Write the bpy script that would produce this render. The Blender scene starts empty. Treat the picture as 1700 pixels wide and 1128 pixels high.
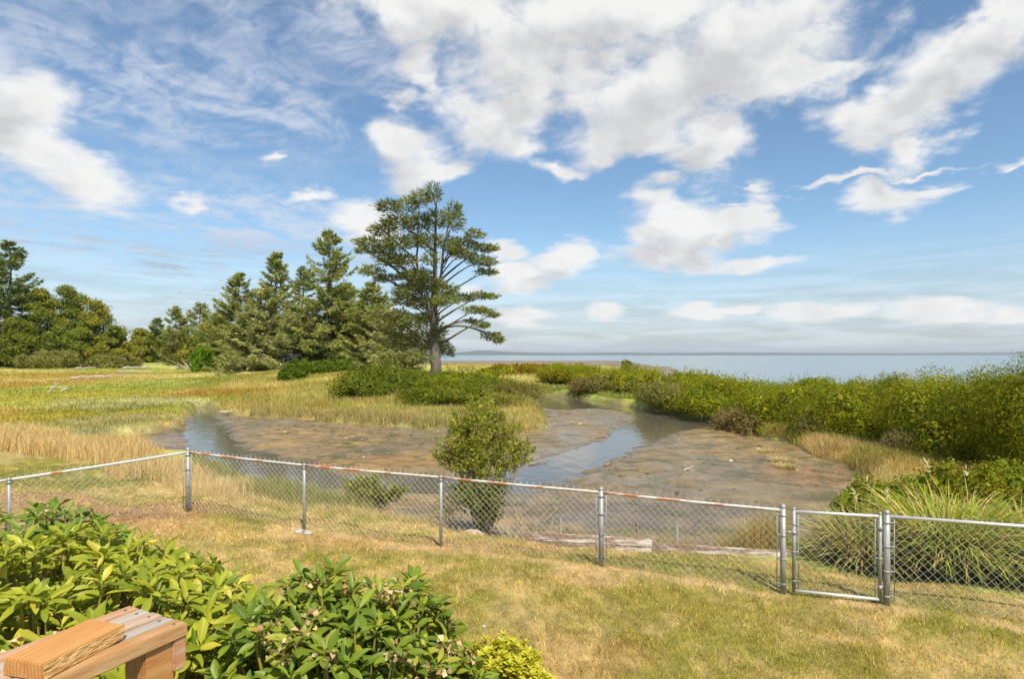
import bpy, bmesh, math, random
import numpy as np
from mathutils import Vector, Matrix

# ------------------------------------------------------------------ camera, sky, sun, exposure
SC = bpy.context.scene
COL = SC.collection
FPX, HOR, CAMZ = 1000.0, 590.0, 3.1          # focal length in photo pixels, horizon row, eye height (m)

cd = bpy.data.cameras.new("camera")
cam = bpy.data.objects.new("camera", cd)
COL.objects.link(cam)
cam.location = (0, 0, CAMZ)
cam.rotation_euler = (math.radians(90), 0, 0)
cd.sensor_width = 36.0
cd.lens = 36.0 * FPX / 1700.0
cd.shift_y = (HOR - 564.0) / 1700.0
cd.clip_start = 0.05
cd.clip_end = 60000.0
SC.camera = cam

SUN_EL = math.radians(54.0)
SUN_AZ_VEC = Vector((0.40, -0.91))           # ground direction towards the sun (right and behind the camera)
SUN_AZ_VEC.normalize()
SUN_DIR = Vector((SUN_AZ_VEC.x * math.cos(SUN_EL), SUN_AZ_VEC.y * math.cos(SUN_EL), math.sin(SUN_EL)))
sd = bpy.data.lights.new("sun", 'SUN')
sd.energy = 4.0
sd.angle = math.radians(0.55)
sd.color = (1.0, 0.92, 0.78)
sun = bpy.data.objects.new("sun", sd)
sun.rotation_euler = SUN_DIR.to_track_quat('Z', 'Y').to_euler()
COL.objects.link(sun)

SC.view_settings.view_transform = 'Standard'
SC.view_settings.look = 'None'
SC.view_settings.exposure = 0.7
SC.view_settings.gamma = 1.0
SC.view_settings.use_curve_mapping = False

SC.render.engine = 'CYCLES'
cy = SC.cycles
cy.max_bounces = 4; cy.diffuse_bounces = 3; cy.glossy_bounces = 2
cy.transmission_bounces = 3; cy.transparent_max_bounces = 6; cy.volume_bounces = 0
cy.caustics_reflective = False; cy.caustics_refractive = False
cy.use_adaptive_sampling = True; cy.adaptive_threshold = 0.02
cy.use_denoising = True

WORLD_STRENGTH = 0.15
SKY_GAIN = (0.53, 0.595, 0.60)


def build_world():
    w = bpy.data.worlds.new("World")
    SC.world = w
    w.use_nodes = True
    nt = w.node_tree
    nt.nodes.clear()

    def add_math(tree):
        N, L = tree.nodes, tree.links

        def put(sock, v):
            if isinstance(v, bpy.types.NodeSocket):
                L.new(v, sock)
            else:
                sock.default_value = v

        def m(op, a, b=None, c=None, clamp=False):
            n = N.new('ShaderNodeMath'); n.operation = op; n.use_clamp = clamp
            put(n.inputs[0], a)
            if b is not None: put(n.inputs[1], b)
            if c is not None: put(n.inputs[2], c)
            return n.outputs[0]

        def v(op, a, b=None, s=None):
            n = N.new('ShaderNodeVectorMath'); n.operation = op
            put(n.inputs[0], a)
            if b is not None: put(n.inputs[1], b)
            if s is not None: put(n.inputs['Scale'], s)
            return n.outputs['Value'] if op in ('LENGTH', 'DOT_PRODUCT') else n.outputs['Vector']

        def noise(vec, scale, detail, rough=0.55, dist=0.0, color=False):
            n = N.new('ShaderNodeTexNoise'); n.noise_dimensions = '3D'
            put(n.inputs['Vector'], vec)
            n.inputs['Scale'].default_value = scale
            n.inputs['Detail'].default_value = detail
            n.inputs['Roughness'].default_value = rough
            n.inputs['Distortion'].default_value = dist
            return n.outputs['Color'] if color else n.outputs['Fac']

        def sstep(x, a, b, lo=0.0, hi=1.0):
            n = N.new('ShaderNodeMapRange'); n.interpolation_type = 'SMOOTHSTEP'
            put(n.inputs['Value'], x)
            n.inputs['From Min'].default_value = a; n.inputs['From Max'].default_value = b
            n.inputs['To Min'].default_value = lo; n.inputs['To Max'].default_value = hi
            return n.outputs['Result']

        def comb(x, y, z):
            n = N.new('ShaderNodeCombineXYZ')
            put(n.inputs[0], x); put(n.inputs[1], y); put(n.inputs[2], z)
            return n.outputs[0]

        def sep(x):
            n = N.new('ShaderNodeSeparateXYZ'); put(n.inputs[0], x)
            return n.outputs

        def mix(f, a, b):
            n = N.new('ShaderNodeMix'); n.data_type = 'RGBA'
            put(n.inputs['Factor'], f); put(n.inputs[6], a); put(n.inputs[7], b)
            return n.outputs[2]
        return m, v, noise, sstep, comb, sep, mix

    # cumulus puffs: centre and radii (degrees of azimuth / elevation), weight
    def P(px, py, rx, ry, wt=1.0):
        x, z = (px - 850) / FPX, (HOR - py) / FPX
        az = math.atan2(x, 1.0)
        el = math.atan2(z, math.hypot(1.0, x))
        k = 1.0 / (1.0 + x * x)
        return (az, el, rx / FPX * k, ry / FPX * math.sqrt(k) / (1 + z * z * k), wt)
    puffs = [P(*a) for a in (
        (740, 20, 170, 60, .95), (880, 80, 120, 80, .95), (1010, 20, 200, 60, 1.0), (965, 120, 85, 75, .92), (1100, 150, 150, 100), (1230, 80, 180, 105),
        (815, 215, 80, 55), (870, 140, 80, 70, .95), (690, 100, 55, 60, .85), (1060, 225, 110, 52), (1172, 250, 62, 52), (1350, 125, 95, 26, .95), (1290, 140, 120, 50), (710, 150, 40, 30, .75),
        (1410, 288, 110, 8, .85), (1560, 276, 100, 7, .8), (1230, 330, 120, 6, .6),
        (660, 235, 52, 42), (690, 275, 58, 44),
        (30, 200, 80, 62), (75, 250, 90, 55), (150, 300, 90, 48),
        (1460, 195, 100, 48), (1540, 130, 95, 55), (1530, 235, 60, 46, .9), (1620, 70, 120, 50), (1690, 20, 80, 60),
        (1470, 330, 62, 32), (1530, 315, 66, 16, .9),
        (1120, 365, 85, 42), (1200, 375, 70, 42), (1260, 365, 38, 42), (1110, 425, 110, 30, .9), (1250, 440, 90, 14, .8),
        (925, 285, 45, 26, .85), (940, 427, 48, 30, 1.15), (868, 460, 46, 20, 1.1), (830, 412, 36, 22, 1.05), (610, 385, 50, 36, 1.1),
        (508, 328, 42, 19, .95), (322, 333, 30, 18, .85), (444, 272, 24, 14, .75), (862, 528, 44, 12, 1.15), (1002, 519, 24, 12, 1.15), (1165, 523, 44, 12, 1.15),
        (1240, 517, 46, 10, 1.1), (1360, 519, 70, 13, 1.15), (1560, 520, 90, 14, 1.1), (1690, 525, 60, 12, 1.1), (1690, 272, 40, 14, .8), (780, 480, 40, 14, .7),
    )]

    groups = []
    for lod in (0, 1):
      g = bpy.data.node_groups.new("cloud_density", 'ShaderNodeTree')
      g.interface.new_socket("Az", in_out='INPUT', socket_type='NodeSocketFloat')
      g.interface.new_socket("El", in_out='INPUT', socket_type='NodeSocketFloat')
      g.interface.new_socket("Density", in_out='OUTPUT', socket_type='NodeSocketFloat')
      gi = g.nodes.new('NodeGroupInput'); go = g.nodes.new('NodeGroupOutput')
      m, v, noise, sstep, comb, sep, mix = add_math(g)
      az, el = gi.outputs[0], gi.outputs[1]
      # clouds nearer the horizon are farther away: finer texture there
      lowk = m('DIVIDE', 1.0, m('ADD', m('MAXIMUM', el, 0.0), 0.22))
      q = comb(az, m('MULTIPLY', el, 1.35), m('MULTIPLY', lowk, 0.35))
      wv = v('SUBTRACT', noise(q, 7.0, 3.0 if lod else 5.0, 0.55, 0.3, True), (0.5, 0.5, 0.5))
      amp = m('MINIMUM', m('ADD', m('MULTIPLY', m('MAXIMUM', el, 0.0), 0.55), 0.012), 0.17)
      q2 = v('ADD', comb(az, el, 0.0), v('SCALE', wv, s=amp))
      q2 = v('MULTIPLY', q2, (1, 1, 0))
      best = None
      for (a, e, ra, re, wt) in (puffs if lod == 0 else [q_ for q_ in puffs if q_[1] > .10 and q_[3] > .015]):
          d = v('LENGTH', v('MULTIPLY', v('SUBTRACT', q2, (a, e, 0.0)), (1 / ra, 1 / re, 0.0)))
          f = m('SUBTRACT', wt, m('MULTIPLY', d, 0.82))
          best = f if best is None else m('SMOOTH_MAX', best, f, 0.12)
      # unseen sky outside the view: similar puffs, cover thickened to raise fill light
      out = m('MAXIMUM', sstep(m('ABSOLUTE', az), 0.80, 1.05), sstep(el, 0.62, 0.80))
      other = m('SUBTRACT', m('MULTIPLY', noise(q, 2.6, 3.0, 0.5), 3.2), 1.62)
      best = m('MAXIMUM', best, m('SUBTRACT', m('MULTIPLY', other, out), m('MULTIPLY', m('SUBTRACT', 1.0, out), 2.0)))
      fb = noise(q, 13.0, 3.0 if lod else 7.0, 0.62, 0.25)
      dens = m('ADD', best, m('MULTIPLY', m('SUBTRACT', fb, 0.53), 1.45))
      g.links.new(dens, go.inputs[0])
      groups.append(g)

    m, v, noise, sstep, comb, sep, mix = add_math(nt)
    N, L = nt.nodes, nt.links
    tc = N.new('ShaderNodeTexCoord')
    dirv = v('NORMALIZE', tc.outputs['Generated'])
    x, y, z = sep(dirv)
    az = m('ARCTAN2', x, y)
    el = m('ARCSINE', z)

    sky = N.new('ShaderNodeTexSky')
    sky.sky_type = 'NISHITA'
    sky.sun_disc = False
    sky.sun_elevation = SUN_EL
    sky.sun_rotation = math.atan2(SUN_DIR.x, SUN_DIR.y)
    sky.altitude = 0.0
    sky.air_density = 1.0
    sky.dust_density = 0.15
    sky.ozone_density = 2.2
    skyc = v('MULTIPLY', sky.outputs['Color'], SKY_GAIN)

    def dens(a, e, lod):
        n = N.new('ShaderNodeGroup'); n.node_tree = groups[lod]
        L.new(a, n.inputs[0]); L.new(e, n.inputs[1])
        return n.outputs[0]
    D0 = dens(az, el, 0)
    D1 = dens(m('ADD', az, 0.035), m('ADD', el, 0.038), 1)
    mask = m('MULTIPLY', sstep(D0, -0.20, 0.55), 0.97)
    thick = sstep(D0, 0.05, 0.95)
    occl = sstep(D1, 0.0, 1.0)
    shade = m('ADD', m('MULTIPLY', occl, 0.70), m('MULTIPLY', thick, 0.10))
    # lumpy light inside the clouds
    lump = noise(comb(az, m('MULTIPLY', el, 1.35), 3.0), 9.0, 4.0, 0.55, 0.4)
    shade = m('ADD', shade, m('MULTIPLY', m('SUBTRACT', lump, 0.5), 1.15), clamp=True)
    WH = 0.58 / WORLD_STRENGTH; GR = 0.35 / WORLD_STRENGTH
    ccol = mix(shade, (WH, WH * 0.99, WH * 0.975, 1), (GR * 0.98, GR * 0.99, GR * 1.02, 1))

    # high thin cloud: wisps drawn out along the wind, on a plane overhead
    inv = m('DIVIDE', 1.0, m('ADD', m('MAXIMUM', z, 0.0), 0.10))
    pxx = m('MULTIPLY', x, inv); pyy = m('MULTIPLY', y, inv)
    ca, sa = math.cos(0.95), math.sin(0.95)
    u1 = m('ADD', m('MULTIPLY', pxx, ca), m('MULTIPLY', pyy, sa))
    v1 = m('SUBTRACT', m('MULTIPLY', pyy, ca), m('MULTIPLY', pxx, sa))
    big = noise(comb(m('MULTIPLY', u1, 0.7), v1, 1.7), 1.1, 3.0, 0.5, 0.6)
    fine = noise(comb(m('MULTIPLY', u1, 1.3), m('MULTIPLY', v1, 1.8), 0.4), 2.4, 5.0, 0.55, 1.2)
    rip = noise(comb(m('MULTIPLY', u1, 4.0), m('MULTIPLY', v1, 2.2), 5.0), 3.0, 4.0, 0.6, 1.4)
    leftb = sstep(az, 0.25, -0.45, 0.0, 0.22)
    wisp = m('ADD', m('MULTIPLY', sstep(m('ADD', big, leftb), 0.54, 0.80), sstep(m('ADD', m('MULTIPLY', fine, 0.65), m('MULTIPLY', rip, 0.35)), 0.36, 0.66)), 0.0)
    wisp = m('MULTIPLY', wisp, 0.82)
    # sheets low over the horizon
    sh = noise(comb(m('MULTIPLY', az, 2.6), m('MULTIPLY', el, 22.0), 8.0), 2.2, 5.0, 0.62, 0.6)
    low = m('MULTIPLY', sstep(el, 0.20, 0.05), sstep(sh, 0.44, 0.62))
    low = m('MULTIPLY', low, 0.70)
    veil = m('MULTIPLY', sstep(el, 0.22, -0.02), 0.88)
    thin = m('MAXIMUM', m('MAXIMUM', wisp, low), veil)
    TH = 0.41 / WORLD_STRENGTH
    grey = noise(comb(m('MULTIPLY', az, 3.5), m('MULTIPLY', el, 34.0), 2.0), 2.0, 4.0, 0.6, 0.5)
    tcol = v('SCALE', (TH * 0.86, TH * 0.92, TH * 1.05), s=m('MAXIMUM', m('ADD', 0.80, m('MULTIPLY', sstep(grey, 0.35, 0.65), 0.36)), sstep(el, 0.07, 0.20, 0.0, 1.22)))
    c1 = mix(thin, skyc, tcol)
    # long bright streak
    final = mix(mask, c1, ccol)
    bg = N.new('ShaderNodeBackground')
    bg.inputs['Strength'].default_value = WORLD_STRENGTH
    L.new(final, bg.inputs['Color'])
    outn = N.new('ShaderNodeOutputWorld')
    L.new(bg.outputs[0], outn.inputs['Surface'])
    w.cycles.sampling_method = 'NONE'


build_world()

# ------------------------------------------------------------------ helpers
rng = np.random.default_rng(11)
UP = np.array([0., 0., 1.])


def W(px, py, Y):
    return np.array([(px - 850) / FPX * Y, Y, CAMZ - (py - HOR) / FPX * Y])


def G(px, py, z=-0.5):
    Y = (CAMZ - z) * FPX / (py - HOR)
    return np.array([(px - 850) / FPX * Y, Y])


def _hash(ix, iy, iz, seed):
    h = (ix.astype(np.int64) * 374761393 + iy.astype(np.int64) * 668265263 + iz.astype(np.int64) * 2147483647 + seed * 144665) & 0xffffffff
    h = ((h ^ (h >> 13)) * 1274126177) & 0xffffffff
    h = ((h ^ (h >> 16)) * 2246822519) & 0xffffffff
    return ((h ^ (h >> 15)) & 0xffffff) / float(0xffffff)


def vnoise(p, seed=0):
    p = np.asarray(p, float)
    i = np.floor(p).astype(np.int64); f = p - i
    f = f * f * (3 - 2 * f)
    r = 0
    for dx in (0, 1):
        wx = f[:, 0] if dx else 1 - f[:, 0]
        for dy in (0, 1):
            wy = f[:, 1] if dy else 1 - f[:, 1]
            for dz in (0, 1):
                wz = f[:, 2] if dz else 1 - f[:, 2]
                r = r + wx * wy * wz * _hash(i[:, 0] + dx, i[:, 1] + dy, i[:, 2] + dz, seed)
    return r


def fbm(p, octv=4, seed=0, gain=0.5):
    p = np.asarray(p, float)
    if p.shape[1] == 2:
        p = np.column_stack([p, np.full(len(p), 0.37)])
    a, s, t = 1.0, 0.0, 0.0
    for o in range(octv):
        s = s + a * vnoise(p * (2.03 ** o) + o * 17.3, seed + o)
        t += a; a *= gain
    return s / t


def sstep(x, a, b):
    t = np.clip((x - a) / (b - a), 0, 1)
    return t * t * (3 - 2 * t)


def lerp(a, b, t):
    return a + (b - a) * t


def unit(v):
    v = np.asarray(v, float)
    return v / np.maximum(np.linalg.norm(v, axis=-1, keepdims=True), 1e-9)


def mesh(name, V, faces, mat=None, smooth=False, tint=None):
    """V (n,3); faces: list of index arrays (m,k); tint (n,3) per vertex."""
    V = np.asarray(V, np.float32)
    me = bpy.data.meshes.new(name)
    me.vertices.add(len(V))
    me.vertices.foreach_set("co", V.ravel())
    if not isinstance(faces, list):
        faces = [faces]
    faces = [np.asarray(f, np.int32) for f in faces if len(f)]
    loops = np.concatenate([f.ravel() for f in faces])
    sizes = np.concatenate([np.full(len(f), f.shape[1], np.int32) for f in faces])
    starts = np.concatenate([[0], np.cumsum(sizes)[:-1]]).astype(np.int32)
    me.loops.add(len(loops))
    me.loops.foreach_set("vertex_index", loops)
    me.polygons.add(len(sizes))
    me.polygons.foreach_set("loop_start", starts)
    if smooth:
        me.polygons.foreach_set("use_smooth", np.ones(len(sizes), bool))
    me.update(calc_edges=True)
    if tint is not None:
        a = me.color_attributes.new("tint", 'FLOAT_COLOR', 'POINT')
        c = np.ones((len(V), 4), np.float32); c[:, :3] = np.clip(tint, 0, 1)
        a.data.foreach_set("color", c.ravel())
    if mat is not None:
        me.materials.append(mat)
    return me


def obj(name, me, parent=None, label=None, cat=None, group=None, kind=None, loc=None, rotz=None):
    o = bpy.data.objects.new(name, me)
    COL.objects.link(o)
    if parent is not None: o.parent = parent
    if label: o["label"] = label
    if cat: o["category"] = cat
    if group: o["group"] = group
    if kind: o["kind"] = kind
    if loc is not None: o.location = [float(c) for c in loc]
    if rotz is not None: o.rotation_euler[2] = rotz
    return o


class Geo:
    """collects tubes, boxes and cards into one mesh"""
    def __init__(s): s.V = []; s.F = {}; s.n = 0; s.T = []

    def add(s, V, F, tint=None):
        V = np.asarray(V, float); F = np.asarray(F)
        s.V.append(V); s.F.setdefault(F.shape[1], []).append(F + s.n); s.n += len(V)
        s.T.append(np.broadcast_to(np.asarray(tint if tint is not None else (1, 1, 1), float), (len(V), 3)))

    def tube(s, pts, rad, sides=6, cap=True, tint=None):
        pts = np.asarray(pts, float); n = len(pts)
        rad = np.broadcast_to(np.asarray(rad, float), (n,))
        d = np.gradient(pts, axis=0); d = unit(d)
        ref = np.where(np.abs(d[:, 2:3]) > 0.9, np.array([[1., 0, 0]]), np.array([[0., 0, 1]]))
        a = unit(np.cross(d, ref)); b = np.cross(d, a)
        t = np.arange(sides) / sides * 2 * math.pi
        ring = a[:, None, :] * np.cos(t)[None, :, None] + b[:, None, :] * np.sin(t)[None, :, None]
        V = pts[:, None, :] + ring * rad[:, None, None]
        V = V.reshape(-1, 3)
        i = np.arange(n - 1)[:, None] * sides; j = np.arange(sides)[None, :]; k = (j + 1) % sides
        F = np.stack([i + j, i + k, i + sides + k, i + sides + j], -1).reshape(-1, 4)
        base = s.n
        s.add(V, F, tint)
        if cap and sides > 2:
            s.F.setdefault(sides, []).append(np.array([np.arange(sides)[::-1] + base]))
            s.F.setdefault(sides, []).append(np.array([np.arange(sides) + base + (n - 1) * sides]))

    def box(s, c, ax, ay, az, tint=None):
        """centre and three half-axis vectors"""
        c, ax, ay, az = [np.asarray(q, float) for q in (c, ax, ay, az)]
        V = [c + i * ax + j * ay + k * az for k in (-1, 1) for j in (-1, 1) for i in (-1, 1)]
        F = [[0, 2, 3, 1], [4, 5, 7, 6], [0, 1, 5, 4], [2, 6, 7, 3], [0, 4, 6, 2], [1, 3, 7, 5]]
        s.add(V, F, tint)

    def mesh(s, name, mat, smooth=False):
        return mesh(name, np.concatenate(s.V), [np.concatenate(f) for f in s.F.values()], mat, smooth, np.concatenate(s.T))


def bevel_box(name, sx, sy, sz, mat, bev=0.004, jitter=0.0):
    bm = bmesh.new()
    bmesh.ops.create_cube(bm, size=1.0)
    for vv in bm.verts:
        vv.co.x *= sx; vv.co.y *= sy; vv.co.z *= sz
        if jitter:
            vv.co += Vector(rng.normal(0, jitter, 3))
    bmesh.ops.bevel(bm, geom=bm.edges[:], offset=bev, segments=2, affect='EDGES')
    me = bpy.data.meshes.new(name); bm.to_mesh(me); bm.free()
    me.materials.append(mat)
    return me


def cards(P, D, Nn, L, Wd, fold=0.25, wide=0.5):
    """leaf-shaped cards: base, side, tip, side with a crease; returns V,F"""
    P, D, Nn = np.asarray(P), unit(D), unit(Nn)
    S = unit(np.cross(D, Nn)); Nn = np.cross(S, D)
    L = np.broadcast_to(L, (len(P),))[:, None]; Wd = np.broadcast_to(Wd, (len(P),))[:, None]
    mid = P + D * L * wide
    V = np.stack([P, mid + S * Wd * .5 + Nn * Wd * fold, P + D * L, mid - S * Wd * .5 + Nn * Wd * fold], 1).reshape(-1, 3)
    i = np.arange(len(P))[:, None] * 4
    return V, np.concatenate([i + np.array([[0, 1, 2]]), i + np.array([[0, 2, 3]])], 0)


def rand_dir(n, r=None):
    r = r or rng
    v = r.normal(size=(n, 3))
    return unit(v)


# ------------------------------------------------------------------ materials
def new_mat(name):
    m = bpy.data.materials.new(name); m.use_nodes = True
    nt = m.node_tree
    b = nt.nodes['Principled BSDF']
    return m, nt, b


def N(nt, t, **kw):
    n = nt.nodes.new(t)
    for k, v in kw.items(): setattr(n, k, v)
    return n


def attr_node(nt):
    a = N(nt, 'ShaderNodeAttribute'); a.attribute_name = 'tint'
    return a.outputs['Color']


def mat_leaf(name, rough=0.55, trans=0.3, spec=0.35, random_ramp=None, hue=(1, 1, .72)):
    m, nt, b = new_mat(name)
    if random_ramp:
        oi = N(nt, 'ShaderNodeObjectInfo')
        cr = N(nt, 'ShaderNodeValToRGB')
        while len(cr.color_ramp.elements) < len(random_ramp): cr.color_ramp.elements.new(0.5)
        for i, c in enumerate(random_ramp):
            e = cr.color_ramp.elements[i]; e.position = i / (len(random_ramp) - 1); e.color = (*c, 1)
        nt.links.new(oi.outputs['Random'], cr.inputs[0])
        col0 = cr.outputs[0]
        tx = N(nt, 'ShaderNodeMix', data_type='RGBA', blend_type='MULTIPLY'); tx.inputs[0].default_value = 1
        nt.links.new(col0, tx.inputs[6]); nt.links.new(attr_node(nt), tx.inputs[7])
        col = tx.outputs[2]
    else:
        col = attr_node(nt)
    hn = N(nt, 'ShaderNodeVectorMath', operation='MULTIPLY'); nt.links.new(col, hn.inputs[0]); hn.inputs[1].default_value = hue; col = hn.outputs[0]
    nt.links.new(col, b.inputs['Base Color'])
    b.inputs['Roughness'].default_value = rough
    b.inputs['Specular IOR Level'].default_value = spec
    if trans > 0:
        t = N(nt, 'ShaderNodeBsdfTranslucent')
        h = N(nt, 'ShaderNodeMix', data_type='RGBA', blend_type='MULTIPLY'); h.inputs[0].default_value = 1
        nt.links.new(col, h.inputs[6]); h.inputs[7].default_value = (1.25, 1.2, 0.6, 1)
        nt.links.new(h.outputs[2], t.inputs['Color'])
        mx = N(nt, 'ShaderNodeMixShader'); mx.inputs[0].default_value = trans
        nt.links.new(b.outputs[0], mx.inputs[1]); nt.links.new(t.outputs[0], mx.inputs[2])
        nt.links.new(mx.outputs[0], nt.nodes['Material Output'].inputs['Surface'])
    return m


def mat_ground(name, scale=3.0, amount=0.35, bump=0.3, bscale=20.0, rough=0.9, rough_var=None, spec=0.2, wet=None):
    m, nt, b = new_mat(name)
    tc = N(nt, 'ShaderNodeTexCoord')
    n1 = N(nt, 'ShaderNodeTexNoise'); n1.inputs['Scale'].default_value = scale; n1.inputs['Detail'].default_value = 8; n1.inputs['Roughness'].default_value = .65
    n2 = N(nt, 'ShaderNodeTexNoise'); n2.inputs['Scale'].default_value = bscale; n2.inputs['Detail'].default_value = 6; n2.inputs['Roughness'].default_value = .7
    for n in (n1, n2): nt.links.new(tc.outputs['Object'], n.inputs['Vector'])
    mr = N(nt, 'ShaderNodeMapRange'); mr.inputs['From Min'].default_value = .3; mr.inputs['From Max'].default_value = .7
    mr.inputs['To Min'].default_value = 1 - amount; mr.inputs['To Max'].default_value = 1 + amount
    nt.links.new(n1.outputs['Fac'], mr.inputs['Value'])
    h = N(nt, 'ShaderNodeVectorMath', operation='SCALE')
    nt.links.new(attr_node(nt), h.inputs[0]); nt.links.new(mr.outputs[0], h.inputs['Scale'])
    nt.links.new(h.outputs[0], b.inputs['Base Color'])
    bp = N(nt, 'ShaderNodeBump'); bp.inputs['Strength'].default_value = bump; bp.inputs['Distance'].default_value = .05
    nt.links.new(n2.outputs['Fac'], bp.inputs['Height']); nt.links.new(bp.outputs[0], b.inputs['Normal'])
    b.inputs['Roughness'].default_value = rough
    b.inputs['Specular IOR Level'].default_value = spec
    if wet:
        n3 = N(nt, 'ShaderNodeTexNoise'); n3.inputs['Scale'].default_value = wet[0]; n3.inputs['Detail'].default_value = 7; n3.inputs['Roughness'].default_value = .62
        nt.links.new(tc.outputs['Object'], n3.inputs['Vector'])
        r = N(nt, 'ShaderNodeMapRange'); r.inputs['From Min'].default_value = wet[1]; r.inputs['From Max'].default_value = wet[2]
        r.inputs['To Min'].default_value = wet[3]; r.inputs['To Max'].default_value = wet[4]
        nt.links.new(n3.outputs['Fac'], r.inputs['Value'])
        wa = N(nt, 'ShaderNodeAttribute'); wa.attribute_name = 'wet'
        dr = N(nt, 'ShaderNodeMath', operation='MULTIPLY_ADD'); nt.links.new(wa.outputs['Fac'], dr.inputs[0]); dr.inputs[1].default_value = -.72; dr.inputs[2].default_value = 1
        rm = N(nt, 'ShaderNodeMath', operation='MULTIPLY'); nt.links.new(r.outputs[0], rm.inputs[0]); nt.links.new(dr.outputs[0], rm.inputs[1]); nt.links.new(rm.outputs[0], b.inputs['Roughness'])
    return m


def mat_water(name, col, rough, bscale, bump, stretch=(1, 1, 1), dist=0.05):
    m, nt, b = new_mat(name)
    b.inputs['Base Color'].default_value = (*col, 1)
    b.inputs['Roughness'].default_value = rough
    b.inputs['IOR'].default_value = 1.33
    tc = N(nt, 'ShaderNodeTexCoord'); mp = N(nt, 'ShaderNodeMapping'); mp.inputs['Scale'].default_value = stretch
    nt.links.new(tc.outputs['Object'], mp.inputs['Vector'])
    n = N(nt, 'ShaderNodeTexNoise'); n.inputs['Scale'].default_value = bscale; n.inputs['Detail'].default_value = 4
    nt.links.new(mp.outputs[0], n.inputs['Vector'])
    bp = N(nt, 'ShaderNodeBump'); bp.inputs['Strength'].default_value = bump; bp.inputs['Distance'].default_value = dist
    nt.links.new(n.outputs['Fac'], bp.inputs['Height']); nt.links.new(bp.outputs[0], b.inputs['Normal'])
    return m


def mat_mottled(name, c1, c2, scale=8.0, stretch=(1, 1, 1), lo=.4, hi=.6, rough=.7, metal=0.0, bump=.2, bscale=None, c3=None, spec=.4, detail=8):
    m, nt, b = new_mat(name)
    tc = N(nt, 'ShaderNodeTexCoord'); mp = N(nt, 'ShaderNodeMapping'); mp.inputs['Scale'].default_value = stretch
    nt.links.new(tc.outputs['Object'], mp.inputs['Vector'])
    n = N(nt, 'ShaderNodeTexNoise'); n.inputs['Scale'].default_value = scale; n.inputs['Detail'].default_value = detail; n.inputs['Roughness'].default_value = .62
    nt.links.new(mp.outputs[0], n.inputs['Vector'])
    cr = N(nt, 'ShaderNodeValToRGB')
    cr.color_ramp.elements[0].position = lo; cr.color_ramp.elements[0].color = (*c1, 1)
    cr.color_ramp.elements[1].position = hi; cr.color_ramp.elements[1].color = (*c2, 1)
    if c3:
        e = cr.color_ramp.elements.new(min(hi + .12, 1)); e.color = (*c3, 1)
    nt.links.new(n.outputs['Fac'], cr.inputs[0])
    tint = N(nt, 'ShaderNodeMix', data_type='RGBA', blend_type='MULTIPLY'); tint.inputs[0].default_value = 0
    nt.links.new(cr.outputs[0], b.inputs['Base Color'])
    b.inputs['Roughness'].default_value = rough; b.inputs['Metallic'].default_value = metal; b.inputs['Specular IOR Level'].default_value = spec
    n2 = N(nt, 'ShaderNodeTexNoise'); n2.inputs['Scale'].default_value = bscale or scale * 2; n2.inputs['Detail'].default_value = 6
    nt.links.new(mp.outputs[0], n2.inputs['Vector'])
    bp = N(nt, 'ShaderNodeBump'); bp.inputs['Strength'].default_value = bump; bp.inputs['Distance'].default_value = .02
    nt.links.new(n2.outputs['Fac'], bp.inputs['Height']); nt.links.new(bp.outputs[0], b.inputs['Normal'])
    return m


def mat_grain(name, base, dark, light, scale=14.0, bands=60.0, rough=.75):
    """sawn timber, grain along local X"""
    m, nt, b = new_mat(name)
    tc = N(nt, 'ShaderNodeTexCoord'); mp = N(nt, 'ShaderNodeMapping'); mp.inputs['Scale'].default_value = (0.06, 1, 1)
    nt.links.new(tc.outputs['Object'], mp.inputs['Vector'])
    wv = N(nt, 'ShaderNodeTexWave'); wv.bands_direction = 'Y'; wv.inputs['Scale'].default_value = bands; wv.inputs['Distortion'].default_value = 5; wv.inputs['Detail'].default_value = 3; wv.inputs['Detail Scale'].default_value = .8
    nt.links.new(mp.outputs[0], wv.inputs['Vector'])
    n = N(nt, 'ShaderNodeTexNoise'); n.inputs['Scale'].default_value = scale; n.inputs['Detail'].default_value = 9; n.inputs['Roughness'].default_value = .7
    mp2 = N(nt, 'ShaderNodeMapping'); mp2.inputs['Scale'].default_value = (0.35, 3, 3)
    nt.links.new(tc.outputs['Object'], mp2.inputs['Vector']); nt.links.new(mp2.outputs[0], n.inputs['Vector'])
    cr = N(nt, 'ShaderNodeValToRGB'); cr.color_ramp.elements[0].position = .36; cr.color_ramp.elements[0].color = (*base, 1)
    cr.color_ramp.elements[1].position = .62; cr.color_ramp.elements[1].color = (*light, 1)
    nt.links.new(n.outputs['Fac'], cr.inputs[0])
    mx = N(nt, 'ShaderNodeMix', data_type='RGBA')
    mr = N(nt, 'ShaderNodeMapRange'); mr.inputs['From Min'].default_value = .55; mr.inputs['From Max'].default_value = 1.0; mr.inputs['To Max'].default_value = .55
    nt.links.new(wv.outputs['Fac'], mr.inputs['Value']); nt.links.new(mr.outputs[0], mx.inputs[0])
    nt.links.new(cr.outputs[0], mx.inputs[6]); mx.inputs[7].default_value = (*dark, 1)
    nt.links.new(mx.outputs[2], b.inputs['Base Color'])
    bp = N(nt, 'ShaderNodeBump'); bp.inputs['Strength'].default_value = .7; bp.inputs['Distance'].default_value = .004
    nt.links.new(n.outputs['Fac'], bp.inputs['Height']); nt.links.new(bp.outputs[0], b.inputs['Normal'])
    b.inputs['Roughness'].default_value = rough; b.inputs['Specular IOR Level'].default_value = .3
    return m


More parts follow.
